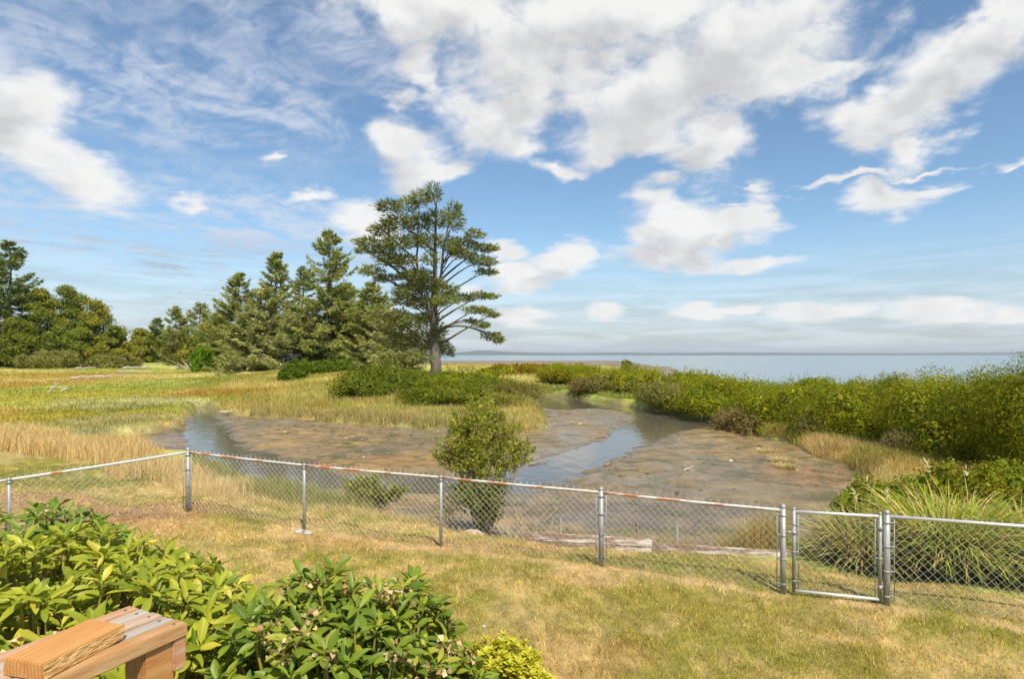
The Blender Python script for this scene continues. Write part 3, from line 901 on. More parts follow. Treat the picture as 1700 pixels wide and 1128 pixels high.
def lobe_leaves(lobes, n, L, Wd, cols, seed, freq=1.6, rugged=.35, depth=.4, upb=.35, fold=.2, floor=None, hue_freq=.7, cols2=None, gap=0.0, jit=.22, core=.16):
    """leaves through the outer shell of a set of ellipsoid boughs"""
    rg = np.random.default_rng(seed)
    lobes = np.asarray(lobes, float)
    area = (lobes[:, 3] * lobes[:, 4] + lobes[:, 3] * lobes[:, 5] + lobes[:, 4] * lobes[:, 5])
    k = rg.choice(len(lobes), int(n * 1.7), p=area / area.sum())
    d = rand_dir(len(k), rg)
    c, r = lobes[k, :3], lobes[k, 3:6]
    p0 = c + d * r
    size = r.mean(1)
    nz = fbm(p0 * freq, 3, seed)
    nz2 = fbm(p0 * freq * 3.1, 2, seed + 9)
    f = 1 + rugged * ((nz - .5) * 1.8 + (nz2 - .5) * .8)
    f = f - depth * rg.uniform(0, 1, len(k)) ** 1.7
    p = c + d * r * f[:, None]
    keep = np.ones(len(k), bool)
    for j in range(len(lobes)):
        q = np.linalg.norm((p - lobes[j, :3]) / lobes[j, 3:6], axis=1)
        keep &= (q > .62) | (k == j)
    if floor is not None:
        keep &= p[:, 2] > floor
    if gap > 0:
        keep &= rg.uniform(0, 1, len(k)) > gap * sstep(.55 - nz, 0, .2)
    p, d, nz = p[keep][:n], d[keep][:n], nz[keep][:n]
    m = len(p)
    nrm = unit(d / 1.0 + UP * upb + rg.normal(0, .55, (m, 3)))
    D = unit(np.cross(nrm, rand_dir(m, rg)) + d * .35)
    col = pal(rg, m, cols, jit)
    if cols2 is not None:
        t = sstep(fbm(p * hue_freq, 3, seed + 4), .45, .62)
        col = lerp(col, pal(rg, m, cols2, jit), t[:, None])
    LL = rg.uniform(.65, 1.3, m) * L
    if core:
        nc = int(core * m); kc = rg.choice(len(lobes), nc, p=area / area.sum()); dc = rand_dir(nc, rg)
        pc = lobes[kc, :3] + dc * lobes[kc, 3:6] * rg.uniform(.5, .78, (nc, 1))
        if floor is not None: pc[:, 2] = np.maximum(pc[:, 2], floor)
        p = np.concatenate([p, pc]); d = np.concatenate([d, dc]); nrm = np.concatenate([nrm, unit(dc + rg.normal(0, .3, (nc, 3)))])
        D = np.concatenate([D, unit(np.cross(dc, rand_dir(nc, rg)))]); col = np.concatenate([col, pal(rg, nc, cols, jit)])
        LL = np.concatenate([LL, rg.uniform(2.2, 3.6, nc) * L]); m = len(p)
    V, F = cards(p, D, nrm, LL, LL * Wd / L * rg.uniform(.8, 1.2, m), fold)
    return V, F, np.repeat(col, 4, 0), p[:len(nz)]


def stems_geo(base, tips, r0, rg, sides=5, col=(.16, .12, .09), sag=.15, seg=6):
    g = Geo()
    for t in tips:
        b = np.asarray(base, float) + np.append(rg.normal(0, r0 * 3, 2), 0)
        u = np.linspace(0, 1, seg)[:, None]
        ctrl = lerp(b, t, .5) + np.append(rg.normal(0, 1, 2) * .12, .2) * np.linalg.norm(t - b)
        pts = (1 - u) ** 2 * b + 2 * u * (1 - u) * ctrl + u * u * t
        g.tube(pts, np.linspace(r0, r0 * .2, seg), sides, tint=np.array(col) * rg.uniform(.7, 1.3))
    return g


def bush(name, label, cat, base, lobes, n, L, Wd, cols, seed, group=None, nstem=10, stem_r=.03, stem_col=(.16, .12, .09), twigs=0, shoots=0, **kw):
    """shrub: empty at its foot > foliage, stems"""
    rg = np.random.default_rng(seed + 500)
    root = obj(name, None, label=label, cat=cat, group=group, loc=base)
    V, F, T, P = lobe_leaves(lobes, n, L, Wd, cols, seed, **kw)
    if shoots:
        hi = P[P[:, 2] > np.quantile(P[:, 2], .55)]
        q = hi[rg.choice(len(hi), shoots)]; dv = unit(UP + rg.normal(0, .42, (shoots, 3))); ln = rg.uniform(1.5, 6.0, shoots) * L
        k = 9; t = np.tile(np.linspace(.1, 1, k), shoots); ii = np.repeat(np.arange(shoots), k)
        pp = q[ii] + dv[ii] * (ln[ii] * t)[:, None]; dd = unit(dv[ii] * .5 + rand_dir(len(ii), rg)); nn = unit(rand_dir(len(ii), rg) + UP)
        V3, F3 = cards(pp, dd, nn, L * rg.uniform(.5, 1.0, len(ii)), Wd * .8, .2)
        T3 = np.repeat(np.repeat(pal(rg, shoots, cols, .25), k, 0), 4, 0)
        F = np.concatenate([F, F3 + len(V)]); V = np.concatenate([V, V3]); T = np.concatenate([T, T3])
    V = V - np.asarray(base, float)
    obj('foliage', mesh('foliage', V, F, M['leaf'], False, T), root)
    tips = P[rg.choice(len(P), nstem)] - np.asarray(base, float)
    g = stems_geo(np.zeros(3), tips * np.array([1, 1, .95]), stem_r, rg, 5, stem_col)
    if twigs:
        q = P[rg.choice(len(P), twigs)] - np.asarray(base, float)
        d = unit(rand_dir(twigs, rg) + unit(q) * .8 + UP * .4)
        for a, b in zip(q, d):
            l = rg.uniform(.5, 1.0) * kw.get('twig_len', L * 5)
            g.tube([a - b * l * .5, a + b * l * .3 + rg.normal(0, .05, 3) * l, a + b * l * .7], [L * .06, L * .045, L * .02], 3, False, np.array(stem_col) * rg.uniform(.8, 1.5))
    obj('stems', g.mesh('stems', M['twig']), root)['kind'] = 'stuff'
    return root


def gz(x, y):
    return float(land_z(np.array([x]), np.array([y]))[0])


def mound(cx, cy, rx, ry, top, seed, k=6, low=None, spread=.62):
    """overlapping boughs filling a mound of given footprint and top height"""
    rg = np.random.default_rng(seed)
    z0 = gz(cx, cy) if low is None else low
    H = top - z0
    L = [(cx, cy, z0 + H * .45, rx * .72, ry * .72, H * .5)]
    for i in range(k):
        a = 2 * math.pi * (i + rg.uniform(-.3, .3)) / k
        s = spread * rg.uniform(.8, 1.1)
        hz = rg.uniform(.5, 1.04)
        L.append((cx + math.cos(a) * rx * s, cy + math.sin(a) * ry * s, z0 + H * (hz - .42), rx * .42 * rg.uniform(.8, 1.2), ry * .42 * rg.uniform(.8, 1.2), H * .44 * rg.uniform(.85, 1.05)))
    for i in range(k // 2 + 1):
        L.append((cx + rg.normal(0, .3) * rx, cy + rg.normal(0, .3) * ry, z0 + H * rg.uniform(.6, .86), rx * rg.uniform(.2, .36), ry * rg.uniform(.2, .36), H * rg.uniform(.18, .28)))
    return L


YG = [(.21, .25, .022), (.27, .30, .03), (.16, .205, .02), (.33, .33, .04)]
MG = [(.125, .175, .022), (.16, .205, .028), (.095, .14, .018), (.20, .23, .035)]
GG = [(.22, .23, .095), (.27, .27, .12), (.17, .19, .07), (.32, .31, .16)]
BR = [(.17, .13, .07), (.21, .17, .10), (.15, .14, .06)]
DK = [(.10, .145, .024), (.13, .17, .03), (.08, .115, .02), (.18, .20, .045)]
OR = [(.27, .20, .025), (.32, .22, .03), (.22, .20, .02), (.18, .19, .025)]

HEDGE = 'shrubs of the long shoreline hedge'
hedge = [
    ('low yellowish shrub at the far left end of the shoreline hedge', (6.5, 70, 3.6, 4, 1.45), 9000, .20, YG, OR),
    ('olive shrub of the hedge below the lone round bush', (11.0, 57, 3.4, 5.5, 1.55), 15000, .17, YG, GG),
    ('yellow green shrub of the hedge behind the grey willow', (13.0, 46.5, 3.3, 5, 1.7), 18000, .14, YG, MG),
    ('green hedge shrub just right of the grey willow', (13.6, 38.5, 3.2, 4.4, 1.65), 20000, .12, YG, MG),
    ('mid hedge shrub with brown twiggy foot above the pale grass', (14.8, 32, 3.1, 3.8, 1.75), 26000, .09, YG, MG),
    ('rounded bright green hedge shrub at mid length', (15.9, 26.8, 3.1, 3.4, 2.1), 34000, .078, YG, MG),
    ('taller leafy hedge shrub above the shaded grass', (16.7, 22.0, 2.9, 3.1, 2.4), 42000, .070, YG, MG),
    ('large dark green hedge shrub near the picture edge', (16.2, 17.6, 2.8, 2.8, 2.9), 50000, .064, YG, MG),
    ('tallest nearest hedge shrub cut by the picture edge', (14.7, 13.9, 2.6, 2.3, 3.05), 38000, .060, YG, MG),
]
for i, (lab, (cx, cy, rx, ry, top), n, L, c1, c2) in enumerate(hedge):
    z0 = gz(cx, cy)
    bush('hedge_shrub', lab, 'shrub', (cx, cy, z0), mound(cx, cy, rx, ry, top, 200 + i, 9), n, L, L * .55, c1, 210 + i, HEDGE, 26, .035, cols2=c2, freq=1.1, rugged=.5, depth=.42, floor=z0 + .05, hue_freq=.9, twigs=120, shoots=int(90 + 9 * cy))
# ragged lower skirts in front of the hedge
bush('willow_shrub', 'grey green willow leaning over the creek mouth', 'shrub', (11.1, 42.5, gz(11.1, 42.5)), mound(11.1, 42.5, 2.2, 3.2, 1.15, 231, 8), 9000, .14, .05, GG, 232, None, 30, .03, (.30, .25, .20), cols2=[(.16, .17, .06)], freq=1.3, twigs=260, floor=-.75)
bush('twiggy_shrub', 'half bare purplish brown shrub at the hedge foot', 'shrub', (11.7, 31.5, gz(11.7, 31.5)), mound(11.7, 31.5, 1.1, 2.4, .45, 233, 6), 2600, .10, .05, BR, 234, None, 40, .025, (.26, .20, .17), cols2=GG, twigs=700)
bush('twiggy_shrub', 'grey brown half bare shrub before the rounded hedge shrub', 'shrub', (13.3, 26.8, gz(13.3, 26.8)), mound(13.3, 26.8, .7, 1.2, .4, 272, 6), 1800, .08, .04, BR, 273, None, 40, .02, (.30, .24, .20), cols2=GG, twigs=520, core=.05)
bush('twiggy_shrub', 'low tangle of bare brown twigs at the foot of the taller hedge shrub', 'shrub', (14.3, 21.8, gz(14.3, 21.8)), mound(14.3, 21.8, .7, 1.0, .35, 274, 6), 1500, .07, .035, BR, 275, None, 40, .018, (.28, .21, .17), cols2=GG, twigs=520, core=.05)
bush('creek_bank_shrub', 'brown twiggy shrub on the far creek bank', 'shrub', (7.6, 57, gz(7.6, 57)), mound(7.6, 57, 2.4, 3.4, .95, 235, 7), 6200, .15, .07, BR, 236, None, 30, .03, (.27, .21, .18), cols2=GG, twigs=400)
bush('round_bush', 'lone round grey green bush above the hedge against the bay', 'bush', (15.0, 77, gz(15, 77)), mound(15.0, 77, 1.5, 1.5, 2.35, 237, 7, low=.2), 4200, .17, .07, GG, 238, None, 14, .05, cols2=DK)
for i, (cx, cy, r, top, lab, cc) in enumerate(((0.0, 82, 2.6, 1.75, 'orange tinged shrub on the grass plain nearest the spruce', OR), (4.2, 84, 2.4, 1.85, 'second orange tinged shrub before the tide flat', OR), (9.0, 86, 3.2, 1.75, 'wide yellow shrub before the tide flat', YG), (-2.5, 78, 2.2, 1.15, 'low olive shrub beside the orange tinged shrub', YG))):
    bush('plain_shrub', lab, 'shrub', (cx, cy, gz(cx, cy)), mound(cx, cy, r * 1.3, r, top, 240 + i, 6), 5200, .2, .1, cc, 250 + i, 'shrubs on the grass plain', 10, .04, cols2=YG)

# mound shrubs round the big spruce
bush('mound_bush', 'dark green bush left of the big spruce trunk', 'bush', (-10.4, 50.5, gz(-10.4, 50.5)), mound(-10.4, 49.5, 3.9, 5.6, 1.95, 260, 11), 19000, .16, .10, DK, 261, None, 16, .04, rugged=.75, shoots=260, cols2=MG, freq=.9)
bush('mound_bush', 'green bush in front of the big spruce trunk', 'bush', (-4.6, 48.5, gz(-4.6, 48.5)), mound(-4.6, 48.5, 4.2, 5.2, 1.6, 262, 11), 19000, .15, .09, MG, 263, None, 16, .04, rugged=.75, shoots=260, cols2=YG, freq=.9)
bush('mound_bush', 'greyish brown bush on the mound above the creek bend', 'bush', (-.2, 46.5, gz(-.2, 46.5)), mound(-.2, 46.5, 2.6, 3.8, .85, 264, 9), 11000, .14, .07, [(.17, .18, .06), (.21, .20, .09)], 265, None, 16, .04, rugged=.7, shoots=160, cols2=BR, freq=.9, twigs=200)
bush('mound_bush', 'sprawling mixed green and grey scrub low on the front of the mound', 'bush', (-4.0, 42.6, gz(-4.0, 42.6)), mound(-4.0, 42.6, 4.4, 2.8, .78, 276, 11), 16000, .13, .07, MG, 277, None, 20, .03, cols2=GG, freq=1.0, rugged=.8, shoots=300, twigs=160)
bush('green_bush', 'bright green round bush at the foot of the conifers', 'bush', (-55, 110, gz(-55, 110)), mound(-55, 110, 3.4, 3.0, gz(-55, 110) + 5.0, 266, 8), 9000, .32, .2, [(.13, .24, .02), (.16, .28, .025), (.10, .18, .015)], 267, None, 12, .06)
bush('green_bush', 'small bright green bush on the golden slope', 'bush', (-25.4, 70, gz(-25.4, 70)), mound(-25.4, 70, 1.8, 1.6, gz(-25.4, 70) + 2.1, 268, 7), 5000, .2, .12, [(.10, .17, .02), (.13, .20, .03), (.07, .12, .015)], 269, None, 12, .04)
bush('green_bush', 'low green bramble bank under the middle conifers', 'bush', (-24.5, 84, gz(-24.5, 84)), mound(-24.5, 84, 6.5, 2.5, gz(-24.5, 84) + 1.7, 270, 10), 9000, .22, .12, [(.13, .19, .03), (.09, .14, .02)], 271, None, 12, .04)


def spray(P, D, L, Wd, cols, rg, droop=.3):
    n = len(P)
    nr = unit(UP * .7 + rg.normal(0, .75, (n, 3)))
    LL = L * rg.uniform(.6, 1.3, n)
    V, F = cards(P, unit(D - UP * droop * rg.uniform(0, 1, (n, 1))), nr, LL, LL * Wd / L, -.25, .4)
    return V, F, np.repeat(cols, 4, 0)


def bright(cols, k):
    return [tuple(c * k for c in t) for t in cols]


def conifer(name, label, px, top, Y, rad, seed, cols, low=.06, nb=120, dens=1.0, group=None, shape=.85, base_y=None, tw=.62, lean=0, droop=.25, cat='tree', bare=0.0):
    rg = np.random.default_rng(seed)
    x = (px - 850) / FPX * Y
    z0 = gz(x, Y)
    H = CAMZ - (top - HOR) / FPX * Y - z0
    root = obj(name, None, label=label, cat=cat, group=group, loc=(x, Y, z0))
    g = Geo()
    u = np.linspace(0, 1, 10)
    axis = np.column_stack([lean * u ** 2 * H + .012 * H * np.sin(u * 7 + seed), .01 * H * np.sin(u * 5 + seed * 2), u * H - .3])
    g.tube(axis, H * .019 * (1 - u) ** .85 + .03, 8)
    limbs = Geo()
    PP_, DD, CC, LLs = [], [], [], []
    hs = low + (1 - low) * rg.uniform(0, 1, nb) ** 1.05
    for h in hs:
        a = rg.uniform(0, 2 * math.pi)
        prof = (1 - h) ** shape * (.55 + .45 * sstep(h, 0, .22)) + .02
        Lb = rad * prof * rg.uniform(.62, 1.22) + .25
        p0 = np.array([np.interp(h, u, axis[:, i]) for i in range(3)])
        up = lerp(-.30, .55, h ** .9) + rg.normal(0, .10)
        d = np.array([math.cos(a), math.sin(a), up])
        t = np.linspace(0, 1, 6)[:, None]
        pts = p0 + d * Lb * t + UP * (-droop * Lb * np.sin(t * math.pi * .75) * .6 + .18 * Lb * t ** 3)
        limbs.tube(pts, np.linspace(.010 * H * (1 - h) * .35 + .03, .012, 6), 4, False, tint=(.17, .14, .11))
        if rg.uniform() < bare: continue
        n = int(dens * 1.4 * (14 + 15 * Lb))
        s = rg.uniform(.12, 1.0, n) ** .75
        q = np.column_stack([np.interp(s, t[:, 0], pts[:, i]) for i in range(3)])
        side = np.array([-math.sin(a), math.cos(a), 0]) * rg.choice([-1, 1], n)[:, None]
        dirs = unit(side * rg.uniform(.3, 1.1, (n, 1)) + unit(d) * rg.uniform(.25, 1.0, (n, 1)) + rg.normal(0, .22, (n, 3)))
        q = q + dirs * (rg.uniform(0, .35, n) * Lb * (1 - s * .7) * .55)[:, None] - UP * (rg.uniform(0, 1, n) ** 2 * .35 * tw)[:, None]
        PP_.append(q); DD.append(dirs)
        cc = np.array(cols)[rg.integers(0, len(cols))] * rg.uniform(.82, 1.2)
        CC.append(cc * (1 + rg.uniform(-.2, .25, (n, 1))))
    # leader
    n = int(60 * dens); s = rg.uniform(.9, 1.0, n)
    q = np.column_stack([np.interp(s, u, axis[:, i]) for i in range(3)])
    dd = unit(rand_dir(n, rg) * np.array([1, 1, .2]) + UP * .5)
    PP_.append(q); DD.append(dd); CC.append(pal(rg, n, cols))
    V, F, T = spray(np.concatenate(PP_), np.concatenate(DD), tw, tw * .25, np.concatenate(CC), rg, .5)
    obj('trunk', g.mesh('trunk', M['bark'], True), root)
    obj('limbs', limbs.mesh('limbs', M['twig']), root)
    obj('crown', mesh('crown', V, F, M['needle'], False, T), root)
    return root


SP = [(.17, .175, .05), (.20, .20, .06), (.135, .145, .042), (.245, .23, .08)]
SPL = [(.24, .235, .10), (.29, .275, .13), (.19, .19, .075)]
SPD = [(.12, .14, .045), (.145, .16, .05), (.10, .12, .04)]
SP, SPL, SPD = bright(SP, 1.5), bright(SPL, 1.3), bright(SPD, 1.6)
CG = 'conifers behind the golden slope'
conifer('spruce_tree', 'broad even sided spruce at the far side of the conifer group', 398, 452, 112, 7.4, 301, SP, .03, 190, 1.25, CG, .80)
conifer('spruce_tree', 'dark spruce with narrow spire left of the tallest conifer', 460, 418, 104, 7.2, 302, SP, .05, 170, 1.15, CG, .85)
conifer('spruce_tree', 'lower bushy spruce between the two spired conifers', 503, 440, 112, 6.0, 303, SPD, .05, 150, 1.1, CG, .7)
conifer('spruce_tree', 'tallest spired spruce of the conifer group with visible trunk foot', 545, 383, 96, 6.6, 304, SP, .10, 190, 1.2, CG, .62)
conifer('spruce_tree', 'shorter spruce left of the big open spruce', 618, 468, 92, 6.0, 305, SP, .06, 150, 1.15, CG, .8)
conifer('spruce_tree', 'small drooping spruce tucked behind the big open spruce', 655, 515, 84, 5.2, 306, SPL, .04, 120, 1.1, CG, .7)
conifer('spruce_tree', 'low pale lichened spruce at the foot of the conifer group', 418, 520, 98, 6.2, 307, SPL, .02, 120, 1.1, CG, .6)
conifer('spruce_tree', 'short dark spruce filling the gap below the spired conifers', 498, 520, 94, 5.4, 308, SPL, .03, 120, 1.0, CG, .65)
conifer('spruce_tree', 'short spruce low behind the shed', 585, 505, 100, 5.6, 309, SPD, .03, 120, 1.1, CG, .65)
conifer('spruce_tree', 'tall spruce at the edge of the far treeline', 14, 400, 150, 10.5, 310, SPD, .03, 190, 1.1, None, .75, tw=.95)
conifer('spruce_tree', 'spruce nearest the picture edge behind the marsh', -40, 430, 145, 9, 311, SPD, .03, 150, 1.0, None, .7, tw=.95)
conifer('spruce_tree', 'broad low spruce closing the gap right of the tallest conifer', 575, 470, 102, 6.4, 316, SP, .03, 140, 1.1, CG, .7)
conifer('spruce_tree', 'wide pale spruce in front of the even sided spruce', 440, 478, 98, 6.6, 317, SPL, .02, 150, 1.1, CG, .7)
FT = 'far treeline beyond the slough'
conifer('spruce_tree', 'small pointed spruce in the far treeline', 292, 508, 200, 6.5, 312, SP, .03, 120, .8, FT, .75, tw=1.1)
conifer('spruce_tree', 'thin topped spruce left in the far treeline dip', 262, 528, 205, 5.0, 313, SPD, .03, 100, .7, FT, .7, tw=1.1)
conifer('spruce_tree', 'sparse topped spruce near the conifer group in the far treeline', 333, 503, 190, 6.5, 314, SP, .03, 110, .6, FT, .6, tw=1.1)
conifer('spruce_tree', 'dark pointed spruce just left of the conifer group', 362, 520, 150, 5.5, 315, SPD, .03, 110, .9, FT, .7, tw=.9)


def broadleaf(name, label, px, top, Y, rx_px, seed, cols, cols2, n=9000, group=None, L=.42, low=.12, k=16):
    rg = np.random.default_rng(seed); n = int(n * 1.5)
    x = (px - 850) / FPX * Y; z0 = gz(x, Y)
    H = CAMZ - (top - HOR) / FPX * Y - z0
    R = rx_px / FPX * Y
    lobes = []
    for i in range(k):
        h = low + (1 - low) * (i + .5) / k
        wd = math.sin(min(1, .25 + h * .95) * math.pi * .92) ** .6
        a = i * 2.4 + rg.uniform(-.5, .5); s = rg.uniform(.25, .72) * wd
        rr = R * rg.uniform(.30, .48) * (1.05 - .35 * h)
        lobes.append((x + math.cos(a) * R * s, Y + math.sin(a) * R * s, z0 + H * h - rr * .25, rr * 1.15, rr * 1.15, rr * rg.uniform(.55, .8)))
    root = obj(name, None, label=label, cat='tree', group=group, loc=(x, Y, z0))
    V, F, T, P = lobe_leaves(lobes, n, L, L * .6, cols, seed, freq=.6, rugged=.75, depth=.6, cols2=cols2, hue_freq=.2, core=.05)
    b = np.array([x, Y, z0])
    obj('crown', mesh('crown', V - b, F, M['leaf'], False, T), root)
    g = Geo()
    u = np.linspace(0, 1, 8)
    ax = np.column_stack([rg.normal(0, .3) * u * R * .4, rg.normal(0, .3) * u * R * .4, u * H * .85 - .3])
    g.tube(ax, H * .017 * (1 - u * .85), 7)
    obj('trunk', g.mesh('trunk', M['bark'], True), root)
    g = Geo()
    for l in lobes:
        t = np.array(l[:3]) - b
        s = np.interp(t[2] * .6, ax[:, 2], u); p0 = np.array([np.interp(s, u, ax[:, i]) for i in range(3)])
        g.tube([p0, lerp(p0, t, .5) - UP * .3, t], [H * .007, H * .005, H * .002], 5, False, tint=(.2, .17, .14))
    obj('limbs', g.mesh('limbs', M['twig']), root)


AL = [(.18, .235, .05), (.215, .265, .06), (.145, .19, .045)]
AL2 = [(.29, .29, .065), (.33, .31, .08)]
LT = 'alders on the far bank of the marsh'
broadleaf('alder_tree', 'rounded alder next to the tall edge spruce', 70, 482, 152, 42, 401, AL, AL2, 11000, LT)
broadleaf('alder_tree', 'tallest domed alder of the far bank', 118, 478, 158, 44, 402, AL, AL2, 12000, LT)
broadleaf('alder_tree', 'alder sloping down toward the slough', 160, 500, 155, 42, 403, AL, AL2, 11000, LT)
broadleaf('alder_tree', 'lowest leaning alder at the slough end of the bank', 192, 545, 150, 30, 404, AL, AL2, 8000, LT)
broadleaf('alder_tree', 'dark alder under the edge spruce', 35, 530, 140, 40, 405, [(.15, .185, .035), (.18, .21, .045)], AL, 9000, LT)
broadleaf('alder_tree', 'low alder before the domed alder', 105, 545, 142, 40, 406, AL, [(.07, .09, .025)], 8000, LT)
broadleaf('alder_tree', 'round topped alder in the far treeline dip', 236, 548, 200, 30, 407, AL, AL2, 7000, FT, .55)
broadleaf('alder_tree', 'pale alder beside the sparse spruce in the far treeline', 350, 538, 165, 36, 408, AL2, AL, 8000, FT, .45)
broadleaf('alder_tree', 'low grey green alder above the slough', 300, 555, 170, 34, 409, [(.15, .15, .07), (.18, .18, .09)], AL, 7000, FT, .45)
broadleaf('alder_tree', 'small alder right behind the white cottage', 255, 562, 215, 30, 410, AL, AL2, 6000, FT, .55)
broadleaf('alder_tree', 'bushy alder between treeline and conifer group', 325, 562, 150, 34, 411, AL, AL2, 7000, FT, .42)
WB = 'grey willow bushes along the far bank'
for i, (px, topy, Y, rx, lab) in enumerate(((88, 584, 136, 40, 'grey willow bush on the far bank under the alders'), (55, 592, 132, 26, 'smaller grey willow bush by the grassy hump'), (175, 588, 145, 30, 'grey willow bush at the slough mouth'), (395, 578, 104, 34, 'pale lichened bush beside the bright green bush'), (440, 585, 100, 30, 'lichened grey bush under the spired spruce'), (215, 592, 152, 20, 'little grey bush across the slough'))):
    x = (px - 850) / FPX * Y; z0 = gz(x, Y); top = CAMZ - (topy - HOR) / FPX * Y
    bush('willow_bush', lab, 'bush', (x, Y, z0), mound(x, Y, rx / FPX * Y, rx / FPX * Y * .8, top, 420 + i, 7), 6500, .36, .16, [(.23, .245, .10), (.28, .28, .13), (.18, .20, .08)], 430 + i, WB, 16, .06, (.33, .30, .25), twigs=160)
# bleached half dead tree leaning over the slough
def dead_tree():
    Y = 140; x = (318 - 850) / FPX * Y; z0 = gz(x, Y)
    rg = np.random.default_rng(77)
    root = obj('dead_tree', None, label='bleached bare branches of a fallen tree by the slough', cat='tree', loc=(x, Y, z0))
    g = Geo()
    for i in range(26):
        a = rg.uniform(math.pi * .15, math.pi * 1.0); l = rg.uniform(2.0, 6.5)
        d = np.array([math.cos(a) * 1.0, rg.normal(0, .4), abs(math.sin(a)) * .55 + .05])
        t = np.linspace(0, 1, 6)[:, None]
        g.tube(np.array([0, 0, .8]) + d * l * t + rg.normal(0, .12, (6, 3)) * t, np.linspace(.13, .03, 6), 4, False, (.42, .39, .33))
    obj('branches', g.mesh('branches', M['twig']), root)
    g = Geo(); g.tube([(0, 0, -.3), (.3, 0, 1.0), (-.4, .2, 2.2)], [.3, .22, .12], 7, tint=(.36, .33, .28))
    obj('trunk', g.mesh('trunk', M['twig']), root)


dead_tree()


